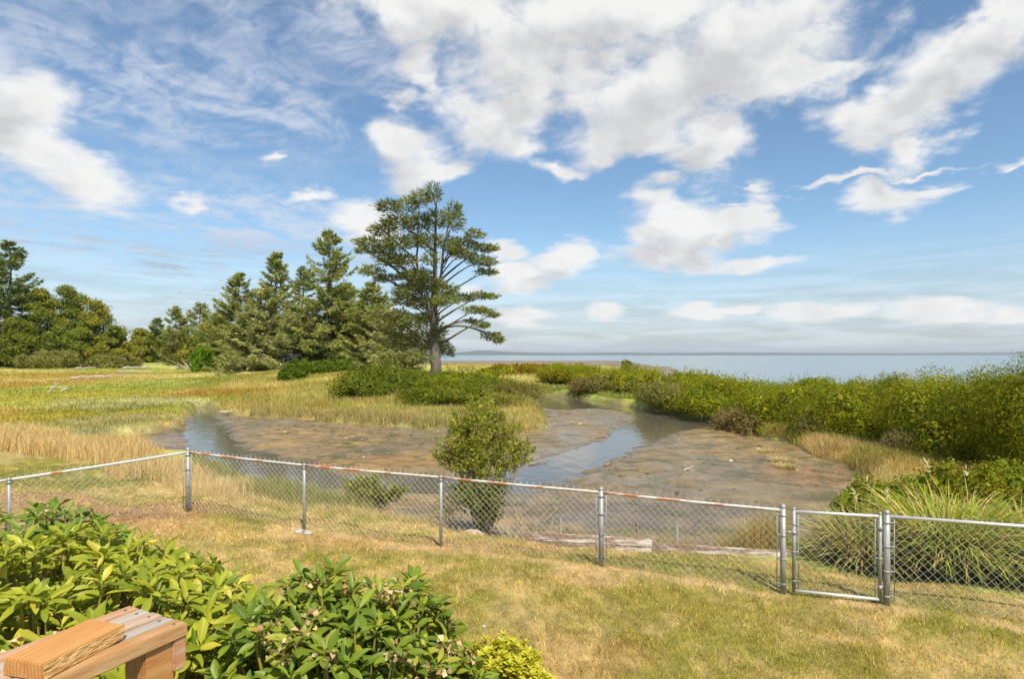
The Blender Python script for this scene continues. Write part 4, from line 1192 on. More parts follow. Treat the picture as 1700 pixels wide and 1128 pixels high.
def big_spruce():
    """open grown spruce on the mound; boughs given in (across, up) metres from its foot"""
    rg = np.random.default_rng(9)
    Y = 62.0; S = Y / FPX
    bx, bz = (724 - 850) * S, gz((724 - 850) * S, Y)
    H0 = (625 - 305) * S
    def q(zx, zy):       # crop coordinates -> metres from foot
        px, py = 350 + zx / 2.969, 280 + zy / 2.969
        return np.array([(px - 724) * S, (628 - py) * S * (.965 if py < 560 else 1.0)])
    pads = [(900, 190, 60, 35), (960, 150, 50, 50), (1035, 125, 50, 55), (1110, 125, 40, 60), (1185, 150, 40, 60), (850, 285, 60, 38), (930, 260, 70, 48), (1030, 250, 70, 60), (1120, 240, 60, 60), (1200, 230, 42, 60),
            (785, 355, 58, 28), (850, 385, 70, 38), (930, 365, 70, 45), (1010, 340, 60, 42), (900, 440, 72, 38), (800, 495, 58, 28), (960, 450, 60, 40), (1300, 308, 46, 24), (1250, 345, 50, 24), (1345, 372, 72, 20), (1240, 408, 60, 24),
            (1330, 440, 72, 28), (1355, 490, 50, 15), (1200, 385, 44, 38), (1165, 330, 50, 50), (1090, 350, 55, 45), (735, 378, 28, 16), (860, 522, 60, 22), (1000, 515, 70, 34), (1080, 560, 80, 36), (990, 600, 90, 36), (1150, 595, 70, 36),
            (1235, 620, 52, 22), (1335, 613, 70, 17), (1310, 690, 68, 15), (1380, 715, 38, 12), (1170, 650, 60, 28), (1060, 655, 90, 40), (950, 640, 60, 28), (1040, 500, 50, 34), (900, 760, 80, 52), (1000, 755, 80, 52), (930, 850, 90, 52), (1045, 850, 70, 60),
            (1100, 880, 55, 60), (870, 930, 70, 34), (990, 930, 70, 38), (1125, 800, 40, 50), (1150, 900, 36, 46), (820, 700, 56, 44), (1330, 768, 36, 18), (1380, 818, 44, 20), (1415, 846, 28, 18), (1275, 742, 30, 10), (1100, 450, 40, 40), (1060, 730, 60, 40), (960, 560, 60, 25)]
    root = obj('spruce_tree', None, label='big open grown spruce with forked top standing alone on the mound', cat='tree', loc=(bx, Y, bz))
    tg = Geo()
    def stem(pts, r, name):
        P = np.array([[*q(a, b), c] for a, b, c in pts]); P = P[:, [0, 2, 1]]
        t = np.linspace(0, 1, len(P)); u = np.linspace(0, 1, len(P) * 4)
        P = np.column_stack([np.interp(u, t, P[:, i]) for i in range(3)]) + np.column_stack([rg.normal(0, .03, (len(u), 2)), np.zeros(len(u))])
        tg.tube(P, np.interp(u, np.linspace(0, 1, len(r)), r), 9)
        return P
    main = stem([(1108, 1040, 0), (1108, 930, 0), (1102, 800, 0), (1098, 650, .05), (1104, 520, .1), (1106, 350, .1), (1110, 200, .1), (1112, 85, .1)], [.62, .52, .44, .34, .23, .15, .09, .03], 't')
    s2 = stem([(1100, 640, .1), (1132, 520, .5), (1140, 380, .7), (1170, 230, .8), (1186, 95, .8)], [.19, .15, .11, .07, .02], 't')
    s3 = stem([(1085, 730, -.1), (1035, 600, -.6), (1020, 460, -.7), (1025, 300, -.6), (1036, 85, -.5)], [.2, .16, .12, .08, .02], 't')
    obj('trunk', tg.mesh('trunk', M['bark'], True), root)
    stems = np.concatenate([main, s2, s3])
    lg = Geo(); PS, DS, CS = [], [], []
    A = [(.18, .195, .05), (.215, .22, .06), (.145, .16, .045), (.25, .24, .085)]
    A = bright(A, 1.0)
    LICH = [(.36, .345, .19), (.31, .30, .15)]
    for (zx, zy, rx, ry) in pads + [(z[0] + rg.normal(0, 45), z[1] + rg.normal(0, 25), z[2] * .8, z[3] * .8) for z in pads if 880 < z[0] < 1210 and rg.uniform() < .12]:
        c = q(zx, zy); rx_, rz_ = rx * S / 2.969, ry * S / 2.969
        off = abs(c[0])
        dep = rg.normal(0, 1.3 if off < 4 else .8)
        C = np.array([c[0], dep, c[1]])
        # limb rises from the stem and sweeps out to the pad
        low = max(1.2, C[2] - (.45 * off + 1.0))
        k = np.argmin(np.abs(stems[:, 2] - low) + .5 * np.abs(stems[:, 0] - C[0] * .3))
        p0 = stems[k]
        mid = lerp(p0, C, .55) + UP * (.25 if c[1] > 6 else .55) * min(off, 3) * .5 + rg.normal(0, .15, 3)
        if zy > 735 and zx > 1200:      # the long low limb on the seaward side
            p0 = np.array([.1, 0, q(1110, 805)[1]]); mid = np.array([*q(1210, 725)]); mid = np.array([mid[0], dep * .5, mid[1]])
        t = np.linspace(0, 1, 9)[:, None]
        pts = (1 - t) ** 2 * p0 + 2 * t * (1 - t) * mid + t * t * C
        lg.tube(pts, np.linspace(.035 + .017 * np.linalg.norm(C - p0), .022, 9), 5, False, tint=(.115, .095, .08))
        ry_ = max(.5, .8 * rx_)
        n = int(1.5 * (70 + 150 * rx_ * ry_ + 110 * rx_ * rz_))
        d = rand_dir(n, rg); f = rg.uniform(.15, 1.08, n) ** .6
        lump = .58 + .82 * fbm(d * 2.6 + zx * .01, 3, int(zx))
        P = C + d * np.array([rx_ * 1.08, ry_, rz_ * .82]) * (f * lump)[:, None]
        axis = unit(C - p0 + np.array([0, 0, .1]))
        D = unit(d * np.array([1, 1, .35]) + axis * .7 + rg.normal(0, .3, (n, 3)))
        cc = np.array(A)[rg.integers(0, 4, n)]
        li = rg.uniform(0, 1, n) < (.35 if zy > 600 and zx < 1150 else .10)
        cc = np.where(li[:, None], np.array(LICH)[rg.integers(0, 2, n)], cc) * rg.uniform(.8, 1.2)
        PS.append(P); DS.append(D); CS.append(cc * (1 + rg.uniform(-.2, .2, (n, 1))))
        for _ in range(5):
            e = C + rand_dir(1, rg)[0] * np.array([rx_, ry_, rz_]) * .9
            s0 = pts[rg.integers(5, 9)]
            lg.tube([s0, lerp(s0, e, .5) + UP * .08, e], [.035, .025, .012], 3, False, tint=(.13, .11, .09))
    for _ in range(26):                 # short dead snags on the bole
        k = rg.integers(6, len(main) - 8); p0 = main[k]; a = rg.uniform(0, 6.28); l = rg.uniform(.5, 1.8)
        d = np.array([math.cos(a), math.sin(a), rg.uniform(-.2, .5)])
        lg.tube([p0, p0 + d * l * .5, p0 + d * l + UP * .15], [.05, .03, .012], 4, False, tint=(.30, .27, .23))
    obj('limbs', lg.mesh('limbs', M['twig']), root)
    V, F, T = spray(np.concatenate(PS), np.concatenate(DS), .44, .105, np.concatenate(CS), rg, .45)
    obj('crown', mesh('crown', V, F, M['needle'], False, T), root)


big_spruce()

# ------------------------------------------------------------------ near shrubs beyond the fence
def branchy(base, lobes, n_main, n_side, per, L, Wd, cols, seed, spread=.06, stem=.014, stem_col=(.27, .21, .16)):
    """shrub grown from its stems: mains to the boughs, side shoots, leaves along the shoots"""
    rg = np.random.default_rng(seed); lobes = np.asarray(lobes, float); base = np.asarray(base, float)
    g = Geo(); mains = []
    vol = lobes[:, 3] * lobes[:, 5]
    for _ in range(n_main):
        k = rg.choice(len(lobes), p=vol / vol.sum()); t = lobes[k, :3] + rand_dir(1, rg)[0] * lobes[k, 3:6] * .55
        b = base + np.append(rg.normal(0, spread, 2), 0); c = lerp(b, t, .45) + np.append(rg.normal(0, .12, 2), .08)
        u = np.linspace(0, 1, 9)[:, None]; P = (1 - u) ** 2 * b + 2 * u * (1 - u) * c + u * u * t
        g.tube(P - base, np.linspace(stem, stem * .35, 9), 5, False, np.array(stem_col) * rg.uniform(.8, 1.25)); mains.append(P)
    pts, dirs, hue = [], [], []
    for _ in range(n_side):
        k = rg.choice(len(lobes), p=vol / vol.sum()); d = rand_dir(1, rg)[0]
        t = lobes[k, :3] + d * lobes[k, 3:6] * rg.uniform(.45, 1.12)
        best = min((mains[i] for i in rg.choice(len(mains), 5)), key=lambda P: np.min(np.linalg.norm(P[3:] - t, axis=1)))
        s0 = best[3:][np.argmin(np.linalg.norm(best[3:] - t - UP * -.18, axis=1))]
        c = lerp(s0, t, .5) + rg.normal(0, .03, 3) - UP * .03
        u = np.linspace(0, 1, 6)[:, None]; P = (1 - u) ** 2 * s0 + 2 * u * (1 - u) * c + u * u * t
        P = P + UP * (u ** 2) * rg.uniform(0, .10)
        g.tube(P - base, np.linspace(.0045, .0016, 6), 3, False, np.array(stem_col) * rg.uniform(.8, 1.3))
        m = int(per * rg.uniform(.6, 1.4)); v = rg.uniform(.25, 1.02, m)
        q = np.column_stack([np.interp(v, u[:, 0], P[:, i]) for i in range(3)]); ax = unit(P[-1] - P[-3])
        pts.append(q + rg.normal(0, .008, (m, 3))); dirs.append(unit(ax * .6 + rand_dir(m, rg)))
        hue.append(np.broadcast_to(np.array(cols[rg.integers(0, len(cols))]) * rg.uniform(.8, 1.2), (m, 3)) * (1 + rg.uniform(-.22, .22, (m, 1))))
    P, D, C = np.concatenate(pts), np.concatenate(dirs), np.concatenate(hue)
    LL = L * rg.uniform(.6, 1.25, len(P))
    V, F = cards(P - base, D, unit(rand_dir(len(P), rg) + UP * .5), LL, LL * Wd / L, .2)
    return V, F, np.repeat(C, 4, 0), g


def near_bushes():
    # wax myrtle, two tiers of foliage over bare stems
    Y = 12.0
    def L(px, py, rx, ry, dy=0, rd=None):
        s = (Y + dy) / FPX
        p = W(px, py, Y + dy)
        return (p[0], p[1], p[2], rx * s, (rd or rx) * s, ry * s)
    z0 = -.75
    lobes = [L(800, 725, 60, 46), L(760, 742, 40, 34, -.2), L(840, 740, 42, 34, .2), L(795, 690, 40, 26), L(830, 705, 30, 24, .3), L(765, 700, 26, 24, -.2), L(872, 748, 26, 22), L(732, 752, 24, 24), L(800, 765, 64, 24),
             L(815, 680, 18, 18), L(780, 678, 14, 16)]
    lobes2 = [L(790, 822, 40, 32, -.5), L(810, 845, 34, 26, -.4), L(765, 812, 26, 24, -.3), L(835, 808, 22, 22, -.2), L(795, 795, 46, 14, -.2)]
    base = np.array([W(800, 870, 12)[0], 12.0, z0])
    root = obj('myrtle_bush', None, label='tall leafy bush with bare stems rising behind the fence in front of the mudflat', cat='bush', loc=base)
    c1 = [(.24, .30, .045), (.30, .35, .06), (.19, .24, .035), (.40, .42, .11)]
    V, F, T, g = branchy(base, lobes, 30, 640, 25, .058, .027, c1 + [(.26, .26, .06)], 501, .1)
    V2, F2, T2, g2 = branchy(base, lobes2, 12, 230, 24, .058, .028, [(.16, .20, .045), (.20, .24, .06), (.12, .16, .035)], 502)
    obj('foliage', mesh('foliage', np.concatenate([V, V2]), np.concatenate([F, F2 + len(V)]), M['leaf'], False, np.concatenate([T, T2])), root)
    obj('stems', g.mesh('stems', M['twig']), root)['kind'] = 'stuff'
    obj('stems', g2.mesh('stems', M['twig']), root)['kind'] = 'stuff'
    # lower bush
    p = W(618, 845, 13.6); zb = -.6
    lob = []
    for (px, py, rx, ry) in ((615, 815, 38, 22), (590, 820, 24, 22), (645, 820, 26, 16), (600, 840, 34, 14), (665, 815, 16, 9), (575, 805, 12, 10), (612, 800, 22, 10)):
        w = W(px, py, 13.5); lob.append((w[0], w[1], w[2], rx * .0135, rx * .0135, ry * .0135))
    cb = np.array([p[0], 13.5, zb])
    root = obj('coyote_bush', None, label='small sprawling olive bush behind the fence between two posts', cat='bush', loc=cb)
    V, F, T, g = branchy(cb, lob, 20, 420, 24, .058, .028, [(.24, .27, .05), (.30, .32, .07), (.19, .21, .04)], 505, .1, .01)
    obj('foliage', mesh('foliage', V, F, M['leaf'], False, T), root)
    obj('stems', g.mesh('stems', M['twig']), root)['kind'] = 'stuff'
    lob = [(*W(745, 845, 12.2), .3, .3, .32), (*W(725, 858, 12.2), .2, .2, .2)]
    bush('sapling', 'small yellowing sapling beside the tall leafy bush', 'sapling', (W(740, 875, 12.2)[0], 12.2, -.6), lob, 420, .06, .026, [(.25, .24, .06), (.3, .26, .08)], 506, None, 14, .008, (.3, .24, .17), freq=5, depth=.8, core=0)
    # dry weeds by the retaining boards
    rg = np.random.default_rng(507)
    for px, Yb, h, lab in ((885, 11.3, .95, 'bare branching weed stalk at the end of the retaining boards'), (845, 11.5, .5, 'low dry weed under the tall bush'), (915, 11.2, .55, 'small bare weed behind the retaining boards')):
        x = (px - 850) / FPX * Yb
        g = Geo()
        for i in range(9):
            d = unit(np.array([rg.normal(0, .35), rg.normal(0, .3), 1])); l = h * rg.uniform(.6, 1.1)
            a = np.array([rg.normal(0, .03), rg.normal(0, .03), 0]); b = a + d * l * .55; c = b + unit(d + rg.normal(0, .35, 3)) * l * .45
            g.tube([a, b, c], [.006, .0045, .002], 4, False, (.50, .43, .33))
            for _ in range(5):
                s = lerp(b, c, rg.uniform(0, .9)); g.tube([s, s + unit(d + rg.normal(0, .6, 3)) * l * .22], [.0035, .0015], 3, False, (.52, .45, .35))
        o = obj('dry_weed', g.mesh('dry_weed', M['twig']), label=lab, cat='weed', loc=(x, Yb, -.62), group='dry weeds by the retaining boards')


near_bushes()


def arching(name, label, cx, cy, r, n, length, seed, cols, plumes=0, z=None, cat='grass clump', w=.011, group=None):
    """tussock of long arching blades"""
    rg = np.random.default_rng(seed)
    z0 = gz(cx, cy) if z is None else z
    a = rg.uniform(0, 2 * math.pi, n); rr = r * np.sqrt(rg.uniform(0, 1, n)) * .55
    base = np.column_stack([np.cos(a) * rr, np.sin(a) * rr, np.full(n, -.05)])
    a2 = a + rg.normal(0, .5, n)
    out = np.column_stack([np.cos(a2), np.sin(a2), np.zeros(n)])
    Ln = length * rg.uniform(.55, 1.15, n)
    el0 = rg.uniform(.9, 1.5, n); curl = rg.uniform(.9, 2.3, n)
    seg = 7
    P = [base]; ang = el0.copy(); p = base.copy()
    for i in range(seg):
        st = Ln / seg
        p = p + out * (np.cos(ang) * st)[:, None] + UP * (np.sin(ang) * st)[:, None]
        P.append(p.copy()); ang = ang - curl / seg * (.5 + i / seg)
    P = np.stack(P, 1)
    S = unit(np.cross(out, UP) + rg.normal(0, .3, (n, 3)))
    wd = w * rg.uniform(.7, 1.4, n)[:, None] * np.array([.7, 1, 1, 1, .9, .75, .5, .1])[None]
    V = np.stack([P - S[:, None] * wd[..., None], P + S[:, None] * wd[..., None]], 2).reshape(n, -1, 3)
    i = (np.arange(n) * (seg + 1) * 2)[:, None, None]; j = (np.arange(seg) * 2)[None, :, None]
    F = (i + j + np.array([[[0, 1, 3, 2]]])).reshape(-1, 4)
    col = pal(rg, n, cols, .2)
    root = obj(name, None, label=label, cat=cat, loc=(cx, cy, z0), group=group)
    obj('blades', mesh('blades', V.reshape(-1, 3), F, M['blade'], False, np.repeat(col, (seg + 1) * 2, 0)), root)['kind'] = 'stuff'
    if plumes:
        g = Geo()
        for _ in range(plumes):
            b = np.append(rg.normal(0, r * .25, 2), .2); d = unit(np.append(rg.normal(0, .28, 2), 1.0)); l = length * rg.uniform(.9, 1.35)
            g.tube([b, b + d * l * .6, b + d * l + np.append(rg.normal(0, .08, 2), 0)], [.006, .005, .003], 4, False, (.62, .54, .36))
            for k in range(10):
                s = b + d * l * rg.uniform(.82, 1.0); g.tube([s, s + unit(d + rg.normal(0, .5, 3)) * .10], [.008, .002], 3, False, (.66, .58, .42))
        obj('stalks', g.mesh('stalks', M['twig']), root)
    return root


PG = [(.22, .29, .045), (.28, .34, .06), (.17, .22, .035), (.46, .38, .17), (.36, .34, .11)]
PG = [tuple(c * 1.22 for c in t) for t in PG]
PGR = 'tussocks of long grass behind the gate fence'
arching('grass_tussock', 'huge arching grass tussock behind the gate hinge post', 6.9, 9.5, .85, 2600, 1.5, 601, PG, 0, -.35, group=PGR)
arching('grass_tussock', 'second arching tussock further along the fence', 7.9, 9.0, .8, 2300, 1.35, 602, PG, 0, -.35, group=PGR)
arching('grass_tussock', 'tussock at the picture edge behind the fence', 8.9, 8.9, .8, 1800, 1.25, 603, PG, 0, -.4, group=PGR)
arching('grass_tussock', 'smaller dry tussock seen through the gate mesh', 5.7, 9.75, .55, 1300, 1.15, 604, PG + [(.42, .33, .2), (.3, .22, .14)], 3, -.38, group=PGR)
arching('grass_tussock', 'upright pale stalk tussock behind the huge one', 8.3, 11.0, .5, 900, 1.05, 605, [(.5, .44, .24), (.28, .28, .08)], 2, -.4, group=PGR)
BRM = [(.18, .24, .035), (.23, .28, .04), (.13, .18, .025)]
BRO = [(.26, .20, .03), (.22, .20, .035)]
for i, (cx, cy, rx, ry, top, lab) in enumerate(((7.5, 12.0, 1.1, .9, .55, 'yellowing bramble at the mud edge behind the gate'), (9.2, 12.2, 1.4, 1.0, .85, 'green bramble behind the pale grass stalks'), (10.9, 12.3, 1.3, 1.0, .95, 'bramble thicket below the tallest hedge shrub'), (6.5, 11.0, .6, .5, .1, 'low brown weeds at the mud corner behind the gate'), (9.9, 10.5, .9, .8, .55, 'dark bramble at the picture edge behind the tussocks'))):
    bush('bramble', lab, 'bramble', (cx, cy, gz(cx, cy) - .1), mound(cx, cy, rx, ry, top, 620 + i, 8, low=gz(cx, cy) - .15), 6500, .075, .045, BRM, 630 + i, 'brambles between tussocks and hedge', 24, .012, (.3, .2, .13), cols2=BRO, freq=3.5, rugged=.5, depth=.6, hue_freq=1.4, twigs=40)
grass('bulkhead_grass', 'orange and yellow green grass behind the retaining boards', [(.3, 10.9), (4.6, 10.1), (4.9, 10.6), (3, 11.0), (.4, 11.5)], 4200, (.5, .95), (.005, .009), [(.42, .33, .10), (.30, .32, .06), (.45, .26, .08), (.5, .42, .2)], 640, zfix=-.86, lean=.45, near=0, avoid_mud=False)

# ------------------------------------------------------------------ chain link fence and gate
FL = lambda px: 9.26 / (1 + .325 * (px - 850) / FPX)


def fence_pt(px, y):
    Y = FL(px)
    return W(px, y, Y)


def cyl(name, a, b, r, mat, sides=12):
    g = Geo(); a = np.asarray(a, float); b = np.asarray(b, float)
    g.tube([a, b], [r, r], sides)
    return g.mesh(name, mat, False)


def dome(name, c, r, h, mat):
    g = Geo(); t = np.linspace(0, 1, 5)
    pts = np.array(c, float) + np.outer(t * h, UP)
    g.tube(pts, r * np.sqrt(np.clip(1 - (t * .96) ** 2.2, .02, 1)), 12)
    return g.mesh(name, mat, True)


def chain_panel(name, A, B, hA, hB, mat, z_low=.04, rise=.032, r=.0021):
    """diagonal wires between foot points A and B; hA,hB = height of the rail over each foot"""
    A, B = np.asarray(A, float), np.asarray(B, float)
    Lx = np.linalg.norm((B - A)[:2]); H = (hA + hB) / 2 + rise - z_low
    n = max(int(round(Lx / .104)), 1); p = Lx / n
    m = max(int(round(H / .104)), 1); q = H / m
    fwd = unit(np.append((B - A)[:2], 0)); nrm = np.array([-fwd[1], fwd[0], 0])

    def pt(s, t, off):
        u = s / Lx
        lo = lerp(A[2], B[2], u) + z_low; hi = lerp(A[2] + hA, B[2] + hB, u) + rise
        return np.array([*(lerp(A[:2], B[:2], u)), lerp(lo, hi, t / H)]) + nrm * off
    g = Geo()
    for sgn in (1, -1):
        for k in range(-m, n + 1):
            s0, s1 = k * p, (k + m) * p
            t0, t1 = 0., H
            if s0 < 0: t0 = -s0 / p * q; s0 = 0.
            if s1 > Lx: t1 = H - (s1 - Lx) / p * q; s1 = Lx
            if s1 - s0 < .01: continue
            a, b = (pt(s0, t0, .002), pt(s1, t1, .002)) if sgn > 0 else (pt(Lx - s0, t0, -.002), pt(Lx - s1, t1, -.002))
            g.tube([a, b], [r, r], 3, False)
            if abs(t1 - H) < 1e-6:            # twisted ends above the rail
                g.tube([b, b + np.array([0, 0, .03]) + fwd * .014 * sgn], [r * 1.3, r], 3, False)
    return g.mesh(name, mat)


def build_fence():
    gz_ = [(312, 748, 848, 'T'), (505, 770, 878, 'L'), (732, 790, 907, 'L'), (998, 815, 938, 'T'), (1300, 845, 985, 'T')]
    root = obj('chain_link_fence', None, label='galvanised chain link fence with rust streaked top rail, corner at the tall dry grass', cat='fence', loc=(0, 0, 0))
    tops, feet, kind = [], [], []
    cY = 9.5
    left = W(15, 797, 9.45); leftfoot = np.array([left[0], left[1], gz(left[0], left[1])])
    cor = fence_pt(312, 751)
    dirl = unit((left - cor) * np.array([1, 1, 0]))
    far = cor + dirl * 5.2
    far_top = np.array([far[0], far[1], left[2] + (left[2] - cor[2])])
    seq = [(far_top, 'L'), (left, 'L')]
    for px, ty, by, k in gz_:
        seq.append((fence_pt(px, ty + 3), k))
    for p, k in seq:
        tops.append(np.array(p)); feet.append(np.array([p[0], p[1], gz(p[0], p[1])])); kind.append(k)
    for i, (t, f, k) in enumerate(zip(tops, feet, kind)):
        r = .037 if k == 'T' else .026
        ph = t[2] + (.045 if k == 'T' else -.02)
        o = obj('post', cyl('post', f - UP * .15, (t[0], t[1], ph), r, M['galv'], 14), root)
        if k == 'T':
            obj('post_cap', dome('post_cap', (t[0], t[1], ph - .01), r * 1.08, .05, M['galv']), o)
        else:
            g = Geo(); d = unit((tops[min(i + 1, len(tops) - 1)] - tops[max(i - 1, 0)]))
            g.tube([t - d * .028, t + d * .028], [.029, .029], 12)
            g.tube([t - UP * .07, t - UP * .02], [.0295, .0295], 12)
            obj('loop_cap', g.mesh('loop_cap', M['galv']), o)
    for i in range(len(tops) - 1):
        a, b = tops[i], tops[i + 1]
        d = unit(b - a)
        L = np.linalg.norm(b - a); g = Geo(); ts = np.linspace(0, L, 12)
        sag = -.008 * np.sin(ts / L * math.pi)
        g.tube(np.column_stack([ts, np.zeros(12), sag]), .0205, 10)
        o = obj('top_rail', g.mesh('top_rail', M['rail'] if i > 1 else M['rail_left'], True), root, loc=a)
        o.rotation_euler = Vector(d).to_track_quat('X', 'Z').to_euler()
        side = unit(np.cross(d, UP)) * -.03
        fa, fb = feet[i], feet[i + 1]
        p = obj('chain_link_mesh', chain_panel('chain_link_mesh', fa, fb, a[2] - fa[2], b[2] - fb[2], M['wire']), root)
    # tension bars and bands at terminal posts
    for i, k in enumerate(kind):
        if k != 'T': continue
        for j in (i - 1, i + 1):
            if j < 0 or j >= len(tops): continue
            d = unit((tops[j] - tops[i]) * np.array([1, 1, 0]))
            o = obj('tension_bar', cyl('tension_bar', feet[i] + d * .075 + UP * .06, np.append((tops[i] + d * .075)[:2], tops[i][2] - .02), .006, M['galv'], 6), root)
            h = tops[i][2] - feet[i][2]
            for f in (.12, .42, .70, .94):
                c = feet[i] + UP * h * f
                g = Geo(); g.tube([c - UP * .011, c + UP * .011], [.041, .041], 12); g.box(c + d * .058, d * .022, np.cross(UP, d) * .006, UP * .010)
                obj('band', g.mesh('band', M['galv']), root)
    # gate hinge side run, to the right
    r2 = obj('chain_link_fence', None, label='chain link fence run with clean pale top rail beyond the gate', cat='fence', loc=(0, 0, 0))
    hp = fence_pt(1472, 858)
    hf = np.array([hp[0], hp[1], gz(hp[0], hp[1])])
    d = unit(np.array([1, -.30, 0]))
    ep = hp + d * 3.0; ep[2] = 1.02; ef = np.array([ep[0], ep[1], gz(ep[0], ep[1])])
    for t, f, r, T in ((hp, hf, .040, 1), (ep, ef, .027, 0)):
        o = obj('post', cyl('post', f - UP * .15, (t[0], t[1], t[2] + .045), r, M['galv'], 14), r2)
        obj('post_cap', dome('post_cap', (t[0], t[1], t[2] + .035), r * 1.08, .05, M['galv']), o)
    g = Geo(); L = np.linalg.norm(ep - hp); g.tube([(0, 0, 0), (L, 0, 0)], .0205, 10)
    o = obj('top_rail', g.mesh('top_rail', M['rail_clean'], True), r2, loc=hp)
    o.rotation_euler = Vector(unit(ep - hp)).to_track_quat('X', 'Z').to_euler()
    obj('chain_link_mesh', chain_panel('chain_link_mesh', hf, ef, hp[2] - hf[2], ep[2] - ef[2], M['wire']), r2)
    obj('tension_bar', cyl('tension_bar', hf + d * .085 + UP * .06, np.append((hp + d * .085)[:2], hp[2] - .02), .006, M['galv'], 6), r2)
    for f in (.1, .38, .66, .93):
        c = hf + UP * (hp[2] - hf[2]) * f
        g = Geo(); g.tube([c - UP * .012, c + UP * .012], [.044, .044], 12); g.box(c + d * .064, d * .024, np.cross(UP, d) * .006, UP * .010)
        obj('band', g.mesh('band', M['galv']), r2)
    # gate
    gt = obj('gate', None, label='narrow chain link gate in a pale tube frame, standing shut', cat='gate', loc=(0, 0, 0))
    a, b = fence_pt(1318, 850), fence_pt(1461, 858)
    la, lb = fence_pt(1318, 988), fence_pt(1461, 999)
    la[2] = max(la[2], gz(la[0], la[1]) + .04); lb[2] = max(lb[2], gz(lb[0], lb[1]) + .04)
    for t, l in ((a, la), (b, lb)):
        o = obj('stile', cyl('stile', l - UP * .0, t + UP * .03, .0225, M['galv'], 12), gt)
        obj('post_cap', dome('post_cap', t + UP * .025, .025, .03, M['galv']), o)
    obj('gate_rail', cyl('gate_rail', a, b, .0195, M['rail_clean'], 12), gt)
    obj('gate_rail', cyl('gate_rail', la + UP * .02, lb + UP * .02, .0195, M['rail_clean'], 12), gt)
    fl, fr = la.copy(), lb.copy()
    obj('chain_link_mesh', chain_panel('chain_link_mesh', fl, fr, a[2] - la[2], b[2] - lb[2], M['wire'], .02, .01), gt)
    dd = unit(b - a)
    for s, l, t in ((1, la, a), (-1, lb, b)):
        obj('tension_bar', cyl('tension_bar', l + dd * .055 * s + UP * .03, t + dd * .055 * s - UP * .02, .0055, M['galv'], 6), gt)
        for f in (.14, .5, .84):
            c = lerp(l, t, f); g = Geo(); g.tube([c - UP * .011, c + UP * .011], [.027, .027], 10); g.box(c + dd * s * .040, dd * .018, np.cross(UP, dd) * .005, UP * .009)
            obj('band', g.mesh('band', M['galv']), gt)
    pl = tops[-1]
    for f in (.16, .86):
        c = lerp(lb, b, f); e = np.array([hp[0], hp[1], c[2]]); g = Geo(); g.tube([c - UP * .03, c + UP * .03], [.03, .03], 10); g.box((c + e) / 2, (e - c) * .5, np.cross(UP, dd) * .009, UP * .014)
        obj('hinge', g.mesh('hinge', M['galv']), gt)
    c = lerp(la, a, .74); e = np.array([pl[0], pl[1], c[2]]); g = Geo(); g.box((c + e) / 2, (e - c) * .62, np.cross(UP, dd) * .012, UP * .010); g.tube([c - UP * .02, c + UP * .02], [.031, .031], 10)
    obj('latch', g.mesh('latch', M['galv']), gt)


build_fence()

# ------------------------------------------------------------------ retaining boards, stakes, stones, driftwood
M['peel'] = mat_mottled('peeling_board', (.20, .13, .09), (.28, .19, .14), 3, (.5, 1, 3), .36, .48, .85, 0, .5, 12, (.66, .60, .54))
M['oldwood'] = mat_mottled('old_wood', (.20, .14, .10), (.36, .28, .21), 5, (.3, 2, 2), .35, .65, .9, 0, .6, 14)
M['bleach'] = mat_mottled('bleached_wood', (.30, .275, .24), (.46, .43, .39), 3, (.2, 2, 2), .35, .65, .85, 0, .5, 10)
M['stone'] = mat_mottled('stone', (.26, .245, .225), (.40, .38, .35), 7, (1, 1, 1), .35, .65, .85, 0, .5, 20)


def build_bulkhead():
    A, B, C = np.array([.20, 10.62]), np.array([2.42, 10.28]), np.array([4.55, 9.92])
    root = obj('retaining_wall', None, label='low reddish brown retaining boards with peeling white paint at the lawn edge', cat='retaining wall', loc=(0, 0, 0))
    for P, Q, zz in ((A, B, -.03), (B, C, -.12)):
        d = unit(Q - P); L = np.linalg.norm(Q - P)
        for k, (h, off) in enumerate(((.14, 0), (.14, -.143), (.14, -.288))):
            me = bevel_box('board', L - .06 - .01 * k, .045, h, M['peel'], .006)
            c = (P + Q) / 2
            o = obj('board', me, root, loc=(c[0], c[1] + .006 * k, zz - .07 + off), rotz=math.atan2(d[1], d[0]))
            o.rotation_euler[1] = .012
    for p, zz, h in ((A, .04, .8), (B, -.01, .8), (C, -.12, .8)):
        obj('post', bevel_box('post', .09, .09, h, M['oldwood'], .008), root, loc=(p[0], p[1] + .03, zz - h / 2), rotz=-.15)


build_bulkhead()
for px, py, Y, h, lab in ((931, 862, 11.3, .45, 'thin pale stake behind the retaining boards, nearest the tall bush'), (1058, 871, 11.1, .4, 'short pinkish stake behind the retaining boards'), (1124, 874, 11.0, .55, 'tall pale stake behind the far half of the retaining boards')):
    p = W(px, py, Y)
    o = obj('stake', bevel_box('stake', .035, .03, h, M['bleach'] if h > .42 else M['oldwood'], .004), label=lab, cat='stake', group='stakes behind the retaining boards', loc=(p[0], p[1], p[2] - h / 2 + .02), rotz=rng.uniform(0, 1))
    o.rotation_euler[0] = rng.normal(0, .05)
def rock(name, label, p, r, seed, mat, cat='stone', flat=.5, group=None):
    bm = bmesh.new(); bmesh.ops.create_icosphere(bm, subdivisions=3, radius=1)
    V = np.array([v.co[:] for v in bm.verts]); f = .75 + .5 * fbm(V * 1.3 + seed, 4, seed)
    for v, k in zip(bm.verts, f):
        v.co = Vector(v.co) * float(k) * r; v.co.z *= flat
    me = bpy.data.meshes.new(name); bm.to_mesh(me); bm.free(); me.materials.append(mat)
    return obj(name, me, label=label, cat=cat, loc=p, group=group)
